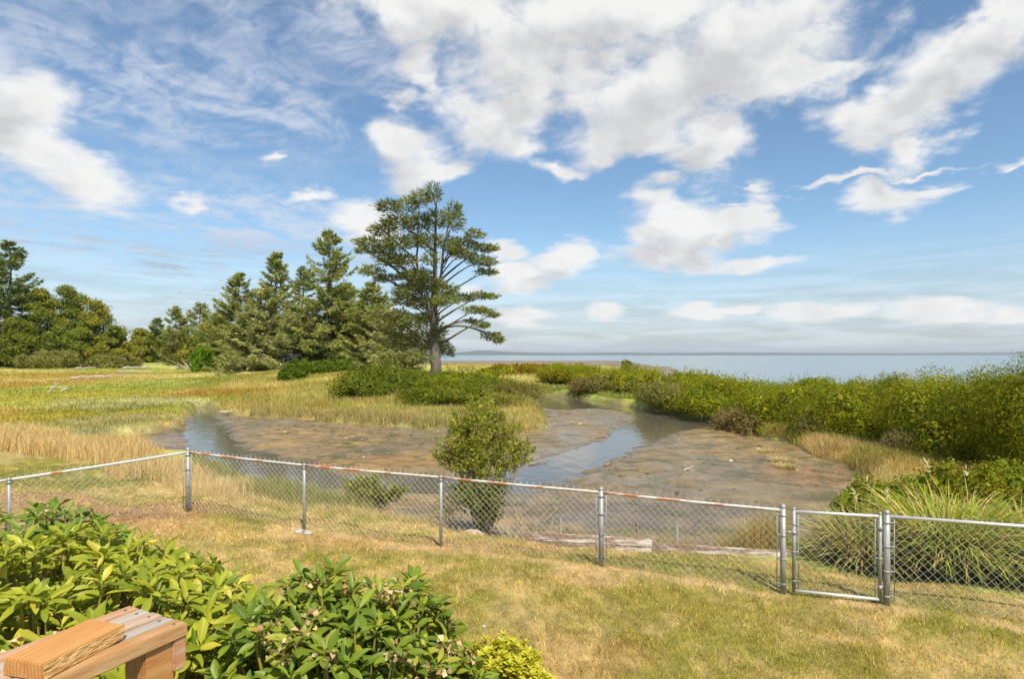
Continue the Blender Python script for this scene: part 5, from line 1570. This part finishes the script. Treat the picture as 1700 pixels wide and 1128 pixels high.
for i, (px, py, r, lab) in enumerate(((496, 884, .085, 'flat pale stone left of the second fence post foot'), (512, 886, .075, 'small pale stone right of the second fence post foot'), (803, 1040, .03, 'tiny white stone on the dry lawn'))):
    p = G(px, py, .08 if i < 2 else 0.02); rock('stone', lab, (p[0], p[1], gz(*p) + r * .2), r, 40 + i, M['stone'], group='stones on the lawn')
rock('root_clod', 'pinkish clod of roots at the broken lawn edge under the bush', (*G(785, 886, -.2), -.32), .27, 44, mat_mottled('clod', (.34, .24, .18), (.52, .42, .35), 9, (1, 1, 1), .35, .65, .95, 0, .9), 'clod', .7)


def log(name, label, a, b, r, seed, mat=None, group=None, branches=0):
    rg = np.random.default_rng(seed)
    a, b = np.asarray(a, float), np.asarray(b, float)
    g = Geo(); t = np.linspace(0, 1, 9)[:, None]
    L = np.linalg.norm(b - a)
    P = (b - a) * t + np.column_stack([rg.normal(0, .02, (9, 2)), rg.normal(0, .015, 9)]) * L
    g.tube(P, r * (1 - .35 * t[:, 0]) * rg.uniform(.85, 1.15, 9), 8)
    for _ in range(branches):
        s = P[rg.integers(2, 8)]; d = unit(rand_dir(1, rg)[0] + UP * .8)
        g.tube([s, s + d * L * .18, s + d * L * .3 + rg.normal(0, .05, 3)], [r * .5, r * .3, r * .12], 5)
    return obj(name, g.mesh(name, mat or M['bleach'], True), label=label, cat='driftwood', group=group, loc=a)


def GL(px, py, z=None, up=.1):
    p = G(px, py, -.5 if z is None else z)
    return np.array([p[0], p[1], gz(p[0], p[1]) + up])


DW = 'bleached driftwood on the marsh'
log('driftwood_log', 'white driftwood stump leaning on the marsh', GL(80, 655, up=.05), GL(80, 655, up=.05) + np.array([.75, .3, .85]), .10, 51, group=DW, branches=2)
log('driftwood_log', 'white forked driftwood piece beside the leaning stump', GL(100, 653, up=.1), GL(112, 652, up=.35), .10, 52, group=DW, branches=4)
log('driftwood_log', 'long pale log lying in the middle of the marsh', GL(118, 634, up=.35), GL(182, 633, up=.35), .13, 53, group=DW)
log('driftwood_log', 'second long log touching the middle marsh log', GL(150, 632, up=.3), GL(215, 630, up=.32), .10, 54, group=DW)
log('driftwood_log', 'bleached log at the slough edge', GL(205, 618, up=.5), GL(245, 617, up=.5), .24, 55, group=DW)
log('driftwood_log', 'thin bleached log just before the slough edge log', GL(195, 623, up=.4), GL(232, 623, up=.4), .15, 56, group=DW)
log('driftwood_log', 'weathered plank of driftwood by the creek bend', (*GL(366, 689, -.8)[:2], -.66), (*GL(388, 688, -.8)[:2], -.62), .08, 57, group=DW)
log('driftwood_log', 'long grey log along the far marsh edge', GL(125, 619, up=.4), GL(160, 618, up=.4), .17, 61, group=DW)
MD = 'sticks stranded on the mud'
for i, (px, py, dx, lab) in enumerate(((878, 769, 28, 'brown stick at the edge of the creek water'), (1005, 772, 14, 'short dark stick on the middle of the mud'), (1135, 782, 16, 'pale twig on the mud beyond the gate'), (985, 728, 22, 'dark stick near the creek bend'), (600, 733, 10, 'pale chip on the mud below the mound'))):
    p, q = GL(px, py, -.83), GL(px + dx, py - 5, -.83)
    zz = mud_z(np.array([p[0], q[0]]), np.array([p[1], q[1]]))
    log('stick', lab, (p[0], p[1], max(zz[0], -.92) + .03), (q[0], q[1], max(zz[1], -.92) + .05), .035, 70 + i, M['oldwood'] if i != 2 else M['bleach'], MD, 1)


def mud_litter():
    """shell bits, weed scraps and clods strewn over the mud"""
    rg = np.random.default_rng(8)
    pts = sample_poly(BASIN, 5200, rg, 1.1)
    k = fbm(pts * .5, 3, 12); pts = pts[rg.uniform(0, 1, len(pts)) < sstep(k, .38, .62)]
    z = mud_z(pts[:, 0], pts[:, 1]); ok = z > -.93; pts, z = pts[ok], z[ok]
    n = len(pts); s = rg.lognormal(-4.0, .5, n) * np.clip(pts[:, 1] / 14, 1, 2.2)
    base = np.array([[1, 0, 0], [0, 1, 0], [-1, 0, 0], [0, -1, 0], [0, 0, 1.0]])
    a = rg.uniform(0, 6.28, n); ca, sa = np.cos(a), np.sin(a); st = rg.uniform(.5, 2.2, n)
    B = base[None] * np.stack([s * st, s, s * .55], 1)[:, None]
    V = np.stack([B[..., 0] * ca[:, None] - B[..., 1] * sa[:, None], B[..., 0] * sa[:, None] + B[..., 1] * ca[:, None], B[..., 2]], -1) + np.column_stack([pts, z - .004])[:, None]
    V += rg.normal(0, .15, V.shape) * s[:, None, None]
    f = np.array([[0, 1, 4], [1, 2, 4], [2, 3, 4], [3, 0, 4]])
    F = (np.arange(n)[:, None, None] * 5 + f[None]).reshape(-1, 3)
    cols = np.array([(.10, .085, .06), (.075, .08, .03), (.55, .50, .42), (.30, .2, .11), (.12, .10, .07)])
    c = cols[rg.choice(5, n, p=[.34, .34, .045, .125, .15])]
    obj('mud_debris', mesh('mud_debris', V.reshape(-1, 3), F, M['twig'], False, np.repeat(c, 5, 0)), kind='stuff', label='shell bits and weed scraps strewn over the mud', cat='debris')


mud_litter()
# islets of pale grass on the mud by the dry strip
for i, (px, py, r, lab) in enumerate(((1282, 752, .55, 'pale grass tuft islet on the mud nearest the creek'), (1298, 767, .5, 'pale grass tuft islet in the middle of the mud edge'), (1303, 777, .38, 'smallest pale grass islet on the mud edge'))):
    p = G(px, py, -.83)
    arching('grass_tuft', lab, p[0], p[1], r * 1.5, 420, .3, 650 + i, [(.55, .49, .32), (.45, .38, .22), (.38, .34, .2)], 0, -.84, 'grass tuft', .006, 'grass islets on the mud')


def flowers():
    rg = np.random.default_rng(15); g = Geo()
    for cx, cy, n, sp in ((*G(270, 797, .0), 26, .5), (*G(140, 838, .15), 14, .3)):
        for _ in range(n):
            x, y = cx + rg.normal(0, sp), cy + rg.normal(0, sp * .6); z = gz(x, y) + rg.uniform(.12, .4)
            g.tube([(x, y, z - .4), (x, y, z)], [.003, .003], 3, False, (.25, .3, .08))
            a = np.arange(6) / 6 * 6.283
            g.add(np.column_stack([x + np.cos(a) * .022, y + np.sin(a) * .022, np.full(6, z + .006)]), [[0, 1, 2, 3, 4, 5]], (.75, .60, .06))
    obj('wild_flowers', g.mesh('wild_flowers', M['leaf']), kind='stuff', label='small yellow wild flowers in the dry grass outside the fence', cat='flowers')


flowers()

# ------------------------------------------------------------------ glimpsed buildings behind the trees
def house(name, label, cx, cy, w, d, h, wall, roofc, rot=0.0):
    z0 = gz(cx, cy)
    root = obj(name, None, label=label, cat='house', loc=(cx, cy, z0), rotz=rot)
    mw = mat_mottled('wall_paint', tuple(c * .9 for c in wall), wall, 3, (1, 1, 4), .3, .7, .8, 0, .1)
    mr = mat_mottled('roofing', tuple(c * .8 for c in roofc), roofc, 6, (1, 1, 1), .3, .7, .9, 0, .3)
    g = Geo(); g.box((0, 0, h / 2 - .2), (w / 2, 0, 0), (0, d / 2, 0), (0, 0, h / 2 + .2)); obj('wall', g.mesh('wall', mw), root)
    g = Geo()
    V = np.array([(-w / 2 - .4, -d / 2 - .4, h - .1), (w / 2 + .4, -d / 2 - .4, h - .1), (w / 2 + .4, d / 2 + .4, h - .1), (-w / 2 - .4, d / 2 + .4, h - .1), (-w / 2 - .4, 0, h + d * .32), (w / 2 + .4, 0, h + d * .32)])
    g.add(V, [[0, 1, 5, 4], [2, 3, 4, 5], [3, 2, 1, 0]]); g.add(V, [[0, 4, 3], [1, 2, 5]]); obj('roof', g.mesh('roof', mr), root)
    gl = mat_water('pane', (.03, .035, .04), .1, 1, 0)
    for wx in (-w * .27, w * .2):
        g = Geo(); g.box((wx, -d / 2 - .03, h * .55), (.55, 0, 0), (0, .04, 0), (0, 0, .6)); o = obj('window', g.mesh('window', mat_mottled('trim', (.7, .7, .68), (.8, .8, .78), 5)), root)
        g = Geo(); g.box((wx, -d / 2 - .075, h * .55), (.46, 0, 0), (0, .01, 0), (0, 0, .5)); obj('pane', g.mesh('pane', gl), o)


house('cottage', 'white cottage half hidden by the far treeline', (250 - 850) / FPX * 215, 212, 6.5, 5, 2.8, (.72, .71, .68), (.22, .2, .19))
house('shed', 'small teal shed under the spired conifers', (487 - 850) / FPX * 93, 93, 2.0, 2.4, 1.75, (.03, .24, .25), (.05, .045, .04))
def board_fence():
    Y = 98; root = None
    a, b = (572 - 850) / FPX * Y, (650 - 850) / FPX * Y
    root = obj('board_fence', None, label='low brown board fence under the conifers behind the mound', cat='fence', loc=(a, Y, gz(a, Y)))
    mt = mat_mottled('fence_board', (.26, .15, .09), (.38, .24, .16), 4, (1, 1, .3)); me = bevel_box('board', .17, .03, 1.15, mt, .01)
    for x in np.arange(0, b - a, .19):
        obj('board', me, root, loc=(x, 0, gz(a + x, Y) - gz(a, Y) + .55 + rng.normal(0, .015)))


board_fence()

# ------------------------------------------------------------------ foreground: rhododendrons, yellow shrub, deck rail
def leaf_mesh(name, mat, L=1.0, Wd=.34, droop=.25, fold=.10, tint=(1, 1, 1), wave=0.0, seed=0):
    """one broad leaf along +X: creased midrib, curved blade, short stalk"""
    rg = np.random.default_rng(seed)
    u = np.array([0, .10, .25, .45, .65, .82, .94, 1.0]); w = np.array([.03, .10, .62, .95, 1.0, .74, .36, .03]) * Wd / 2
    V, F, T = [], [], []
    for i, (a, b) in enumerate(zip(u, w)):
        z = .10 * a - droop * a * a
        wv = wave * math.sin(a * 9 + seed)
        for s in (-1, -.5, 0, .5, 1):
            V.append((a * L, s * b, (z + fold * abs(s) * b / (Wd / 2) * (1 - .35 * abs(s)) + wv * s * b) * L))
            T.append(np.array(tint) * (np.array([1.25, 1.18, 1.3]) if s == 0 else 1))
    for i in range(len(u) - 1):
        for j in range(4):
            k = i * 5 + j; F.append((k, k + 5, k + 6, k + 1))
    return mesh(name, V, np.array(F), mat, True, np.array(T))


def basis(D, Nn):
    D = unit(D); S = unit(np.cross(Nn, D)); Nn = np.cross(D, S)
    return D, S, Nn


def rhododendron(name, label, centre, rad, n_whorl, seed, ramp, n_single=300, leaf=.125, trusses=0, low=1.0, floor_z=.05, ylim=None):
    rg = np.random.default_rng(seed)
    C, R = np.array(centre, float), np.array(rad, float)
    base = np.array([C[0], C[1], gz(C[0], C[1])])
    root = obj(name, None, label=label, cat='rhododendron', loc=base)
    mt = mat_leaf(name + '_leaf', .44, .34, .34, ramp)
    mt2 = mat_leaf(name + '_foliage', .45, .34, .34)
    protos = [leaf_mesh('leaf', mt, 1, w, d, f, (1, 1, 1), wv, i) for i, (w, d, f, wv) in enumerate(((.31, .22, .09, .1), (.33, .10, .12, .15), (.28, .38, .07, .1), (.35, .02, .10, .3), (.27, .16, .16, .35)))]
    pv = []
    for me in protos:
        a = np.empty(len(me.vertices) * 3, np.float32); me.vertices.foreach_get('co', a); pv.append(a.reshape(-1, 3))
    pf = np.array([p.vertices[:] for p in protos[0].polygons])
    # whorl centres on an uneven dome, three layers deep
    d = rand_dir(n_whorl * 5, rg); d = d[(d[:, 2] > -.15)][:n_whorl]
    lump = .86 + .28 * fbm(d * 2.6 + seed, 3, seed)
    layer = rg.choice([1.0, .93, .84, .74], len(d), p=[.40, .28, .2, .12])
    P = C + d * R * (lump * layer)[:, None]
    leaves = []
    stems = Geo()
    for p, dd, ly in zip(P, d, layer):
        ax = unit(dd * .55 + UP * .75 + rg.normal(0, .18, 3) + np.array([.12, -.14, 0]))
        k = rg.integers(7, 11); ph = rg.uniform(0, 6.28)
        e1 = unit(np.cross(ax, [0.3, .9, .1])); e2 = np.cross(ax, e1)
        for j in range(k):
            a = ph + j * 2.399 + rg.normal(0, .12); t = j / k
            rad_ = math.cos(lerp(.05, .85, t) + rg.normal(0, .14)); upw = math.sin(lerp(.05, .85, t))
            D = (e1 * math.cos(a) + e2 * math.sin(a)) * rad_ + ax * upw
            Nn = ax * rad_ - (e1 * math.cos(a) + e2 * math.sin(a)) * upw
            Ls = leaf * rg.uniform(.55, 1.25) * (1 - .25 * t)
            leaves.append((p + ax * t * .03 - dd * .0, D, Nn + rg.normal(0, .12, 3), Ls, rg.integers(0, 5), ly))
        q = C + (p - C) * .62 - UP * .18
        stems.tube([q, lerp(q, p, .6) - UP * .02, p + ax * .02], [.008, .006, .005], 5, False, (.22, .17, .08) if ly < .95 else (.30, .26, .08))
    # rank leaves by how large they stand to the eye
    eye = np.array([0, 0, CAMZ])
    score = [l[3] / np.linalg.norm(l[0] - eye) * (1.0 if l[5] > .95 else .55 if l[5] > .9 else .25) * (1 if (abs(l[0][0] / l[0][1]) < .88 and (CAMZ - l[0][2]) / l[0][1] < .56) else .15) for l in leaves]
    order = np.argsort(score)[::-1]
    single, rest = order[:n_single], order[n_single:]
    for i in single:
        p, D, Nn, Ls, k, _ = leaves[i]
        x, y, z = basis(D, Nn)
        o = obj('leaf', protos[k], root)
        Mx = Matrix.Identity(4)
        for c, v in enumerate((x, y, z)):
            for r_ in range(3): Mx[r_][c] = float(v[r_] * Ls)
        for r_ in range(3): Mx[r_][3] = float((p - base)[r_])
        o.matrix_basis = Mx
    V, F, T, n = [], [], [], 0
    rr = np.array(ramp)
    for i in rest:
        p, D, Nn, Ls, k, _ = leaves[i]
        x, y, z = basis(D, Nn); v = pv[k]
        V.append((p - base) + (v[:, :1] * x + v[:, 1:2] * y + v[:, 2:] * z) * Ls)
        F.append(pf + n); n += len(v)
        c = rr[rg.integers(0, len(rr))] * rg.uniform(.85, 1.1)
        T.append(np.broadcast_to(c, (len(v), 3)))
    o = obj('foliage', mesh('foliage', np.concatenate(V), np.concatenate(F), mt2, True, np.concatenate(T)), root); o['kind'] = 'stuff'
    for _ in range(26):
        t = P[rg.integers(0, len(P))]; b = base + np.append(rg.normal(0, .15, 2), 0)
        t = C + (t - C) * .75
        stems.tube([b, lerp(b, t, .45) + np.append(rg.normal(0, .1, 2), .1), t], [.022, .016, .008], 6, False, (.20, .15, .10))
    for v in stems.V: v -= base
    obj('stems', stems.mesh('stems', M['twig']), root)['kind'] = 'stuff'
    # faded flower trusses: papery brown-pink petals on fine stalks
    mp = mat_leaf(name + '_petal', .8, .25, .1)
    idx = [i for i in range(len(P)) if layer[i] > .9 and d[i][0] > -.3 and P[i][1] < C[1] + .25]
    rg.shuffle(idx)
    for i in idx[:trusses]:
        g = Geo(); c = P[i] + unit(d[i] + UP * .3) * .03 - base
        for _ in range(16):
            q = c + rand_dir(1, rg)[0] * np.array([.045, .045, .035])
            g.tube([c - UP * .03, q], [.0015, .001], 3, False, (.32, .18, .07))
            w = rg.uniform(.008, .018); a1 = rand_dir(1, rg)[0]; a2 = unit(np.cross(a1, rand_dir(1, rg)[0]))
            cc = np.array([(.62, .42, .34), (.70, .55, .45), (.42, .24, .13), (.55, .36, .26)])[rg.integers(0, 4)]
            g.add([q - a1 * w, q - a2 * w * .8 + np.cross(a1, a2) * w * .5, q + a1 * w, q + a2 * w * .8 + np.cross(a1, a2) * w * .4], [[0, 1, 2, 3]], cc)
        obj('faded_truss', g.mesh('faded_truss', mp), root)


YGR = [(.24, .29, .025), (.33, .37, .035), (.15, .21, .022), (.42, .43, .05), (.28, .32, .03), (.50, .44, .07)]
MGR = [(.14, .21, .025), (.19, .26, .032), (.095, .16, .02), (.27, .33, .04), (.15, .22, .028), (.36, .36, .06)]
rhododendron('rhododendron', 'yellow green rhododendron behind the deck rail', (-1.95, 2.55, 1.25), (1.15, .98, .98), 1000, 801, YGR, 300, .112, 5)
rhododendron('rhododendron', 'dark glossy rhododendron with faded pinkish flower heads right of the deck rail', (-.68, 2.32, 1.2), (.66, .58, 1.0), 860, 802, MGR, 300, .098, 70)
rhododendron('rhododendron', 'rhododendron at the back in front of the first fence post', (-3.15, 3.75, 1.15), (.95, .7, .98), 480, 803, [(.15, .23, .03), (.20, .28, .04), (.12, .19, .025)], 300, .112, 6)


def yellow_shrub():
    rg = np.random.default_rng(88); C = np.array([-.10, 4.5, .50]); R = np.array([.36, .42, .40]); base = np.array([C[0], C[1], gz(C[0], C[1])])
    root = obj('golden_shrub', None, label='small golden leaved shrub at the lawn edge beside the dark rhododendron', cat='shrub', loc=base)
    ramp = [(.50, .46, .035), (.60, .55, .05), (.40, .42, .03), (.66, .62, .10)]
    mt = mat_leaf('golden_leaf', .5, .35, .35, ramp); mt2 = mat_leaf('golden_foliage', .5, .35, .35)
    proto = leaf_mesh('leaf', mt, 1, .36, .12, .12)
    a = np.empty(len(proto.vertices) * 3, np.float32); proto.vertices.foreach_get('co', a); v = a.reshape(-1, 3)
    pf = np.array([p.vertices[:] for p in proto.polygons])
    L = []; st = Geo()
    d = rand_dir(1400, rg); d = d[d[:, 2] > -.2][:460]
    for dd in d:
        p = C + dd * R * (.85 + .3 * rg.uniform()); ax = unit(dd * .5 + UP + rg.normal(0, .15, 3)); e1 = unit(np.cross(ax, [.2, .9, .1])); e2 = np.cross(ax, e1)
        st.tube([C - UP * .3 - base, lerp(C, p, .6) - base, p - base], [.006, .005, .003], 4, False, (.3, .25, .1))
        for j in range(9):
            b = j * 2.4; t = j / 9; r_, u_ = math.cos(.2 + t * 1.0), math.sin(.2 + t * 1.0)
            o_ = e1 * math.cos(b) + e2 * math.sin(b)
            L.append((p, o_ * r_ + ax * u_, ax * r_ - o_ * u_, .062 * rg.uniform(.7, 1.2) * (1 - .3 * t)))
    order = np.argsort([-l[0][2] for l in L])
    for i in order[:260]:
        p, D, Nn, Ls = L[i]; x, y, z = basis(D, Nn); o = obj('leaf', proto, root); Mx = Matrix.Identity(4)
        for c, q in enumerate((x, y, z)):
            for r_ in range(3): Mx[r_][c] = float(q[r_] * Ls)
        for r_ in range(3): Mx[r_][3] = float((p - base)[r_])
        o.matrix_basis = Mx
    V, F, T, n = [], [], [], 0
    for i in order[260:]:
        p, D, Nn, Ls = L[i]; x, y, z = basis(D, Nn)
        V.append(p - base + (v[:, :1] * x + v[:, 1:2] * y + v[:, 2:] * z) * Ls); F.append(pf + n); n += len(v)
        T.append(np.broadcast_to(np.array(ramp[rg.integers(0, 4)]) * .95, (len(v), 3)))
    o = obj('foliage', mesh('foliage', np.concatenate(V), np.concatenate(F), mt2, True, np.concatenate(T)), root); o['kind'] = 'stuff'
    obj('stems', st.mesh('stems', M['twig']), root)['kind'] = 'stuff'


yellow_shrub()


def deck_rail():
    d = np.array([-.44, -.898]); d /= np.linalg.norm(d); wv = np.array([-d[1], d[0]]) * -1   # along rail towards the house / across to the left
    wv = np.array([d[1], -d[0]]); wv = wv if wv[0] < 0 else -wv
    B = np.array([-.905, 1.685]); zt = 2.352; Lr = 1.7
    ang = math.atan2(d[1], d[0])
    root = obj('deck_railing', None, label='weathered slatted wooden deck rail on orange stained posts', cat='railing', loc=(B[0], B[1], 0))
    mats = [mat_grain('slat_orange', (.36, .165, .05), (.20, .08, .025), (.48, .31, .15)), mat_grain('slat_grey', (.30, .25, .20), (.22, .15, .10), (.42, .39, .35)), mat_grain('slat_tan', (.40, .22, .11), (.26, .11, .045), (.50, .42, .34)),
            mat_grain('slat_silver', (.34, .28, .22), (.25, .16, .09), (.45, .41, .36)), mat_grain('slat_red', (.40, .17, .07), (.28, .10, .04), (.50, .34, .22))]
    wdt = .0500
    for k in range(5):
        off = (.026 + k * .0535)
        Lk = Lr + (.012 if k in (1, 3) else 0) - (.01 if k == 0 else 0)
        me = bevel_box('slat', Lk, wdt, .036, mats[k], .0035, .0008)
        c = B + d * Lk / 2 + wv * off
        obj('slat', me, root, loc=(c[0] - B[0], c[1] - B[1], zt - .018 - .0015 * (k % 2)), rotz=ang)
    ms = mat_mottled('screw', (.10, .09, .08), (.2, .18, .16), 40, (1, 1, 1), .4, .6, .5, .6)
    for k in range(5):
        for along in (.028, .50):
            c = B + d * (along + rng.normal(0, .003)) + wv * (.026 + k * .0535 + rng.normal(0, .004))
            g = Geo(); g.tube([(0, 0, -.002), (0, 0, .0012)], [.0042, .0040], 8)
            obj('screw', g.mesh('screw', ms), root, loc=(c[0] - B[0], c[1] - B[1], zt - .0015 * (k % 2)))
    po = mat_grain('post_orange', (.36, .15, .04), (.23, .08, .02), (.46, .24, .085))
    c = B + d * .075 + wv * .055
    me = bevel_box('post', .085, .085, 2.25, po, .004)
    obj('post', me, root, loc=(c[0] - B[0], c[1] - B[1], zt - .038 - 1.125), rotz=ang)
    c2 = B + d * .55 + wv * .16
    obj('post', me, root, loc=(c2[0] - B[0], c2[1] - B[1], zt - .038 - 1.125), rotz=ang)
    c3 = B + d * 1.5 + wv * .12
    obj('post', me, root, loc=(c3[0] - B[0], c3[1] - B[1], zt - .038 - 1.125), rotz=ang)
    c = B + d * .022 + wv * .127
    obj('end_cleat', bevel_box('end_cleat', .036, .25, .085, mats[4], .004), root, loc=(c[0] - B[0], c[1] - B[1], zt - .0385 - .0425), rotz=ang)
    # offcut of two-by-six lying on the slats
    bm = mat_grain('fresh_pine', (.46, .21, .06), (.30, .09, .02), (.52, .28, .09), 9, 30)
    be = mat_mottled('rough_cut', (.50, .27, .08), (.68, .44, .17), 16, (1, 1, 3), .35, .6, .9, 0, .9, 40)
    P = [np.array(q) for q in ((-1.013, 1.564), (-1.05, 1.36), (-1.17, 1.43), (-1.127, 1.62))]
    ctr = sum(P) / 4 + np.array([-.012, .0]); dl = unit(np.array([-.25, -.968])); a2 = math.atan2(dl[1], dl[0])
    me = bevel_box('timber_offcut', .215, .120, .040, bm, .0025, .001); me.materials.append(be)
    for p in me.polygons:
        if abs(p.normal.y) > .8 and p.area > .003: p.material_index = 1
    obj('timber_offcut', me, label='short offcut of fresh pine board lying on the deck rail', cat='board', loc=(ctr[0], ctr[1], zt + .0205), rotz=a2)


deck_rail()

# ------------------------------------------------------------------ air
def haze():
    g = Geo(); g.box((0, 9000, 65), (31000, 0, 0), (0, 21500, 0), (0, 0, 70.0))
    m = bpy.data.materials.new('haze'); m.use_nodes = True; nt = m.node_tree
    nt.nodes.remove(nt.nodes['Principled BSDF'])
    v = nt.nodes.new('ShaderNodeVolumePrincipled'); v.inputs['Density'].default_value = 5.5e-5; v.inputs['Color'].default_value = (.80, .88, 1.0, 1); v.inputs['Anisotropy'].default_value = .2
    nt.links.new(v.outputs[0], nt.nodes['Material Output'].inputs['Volume'])
    o = obj('haze', g.mesh('haze', m), kind='stuff', label='thin blue haze over the bay', cat='haze')


haze()
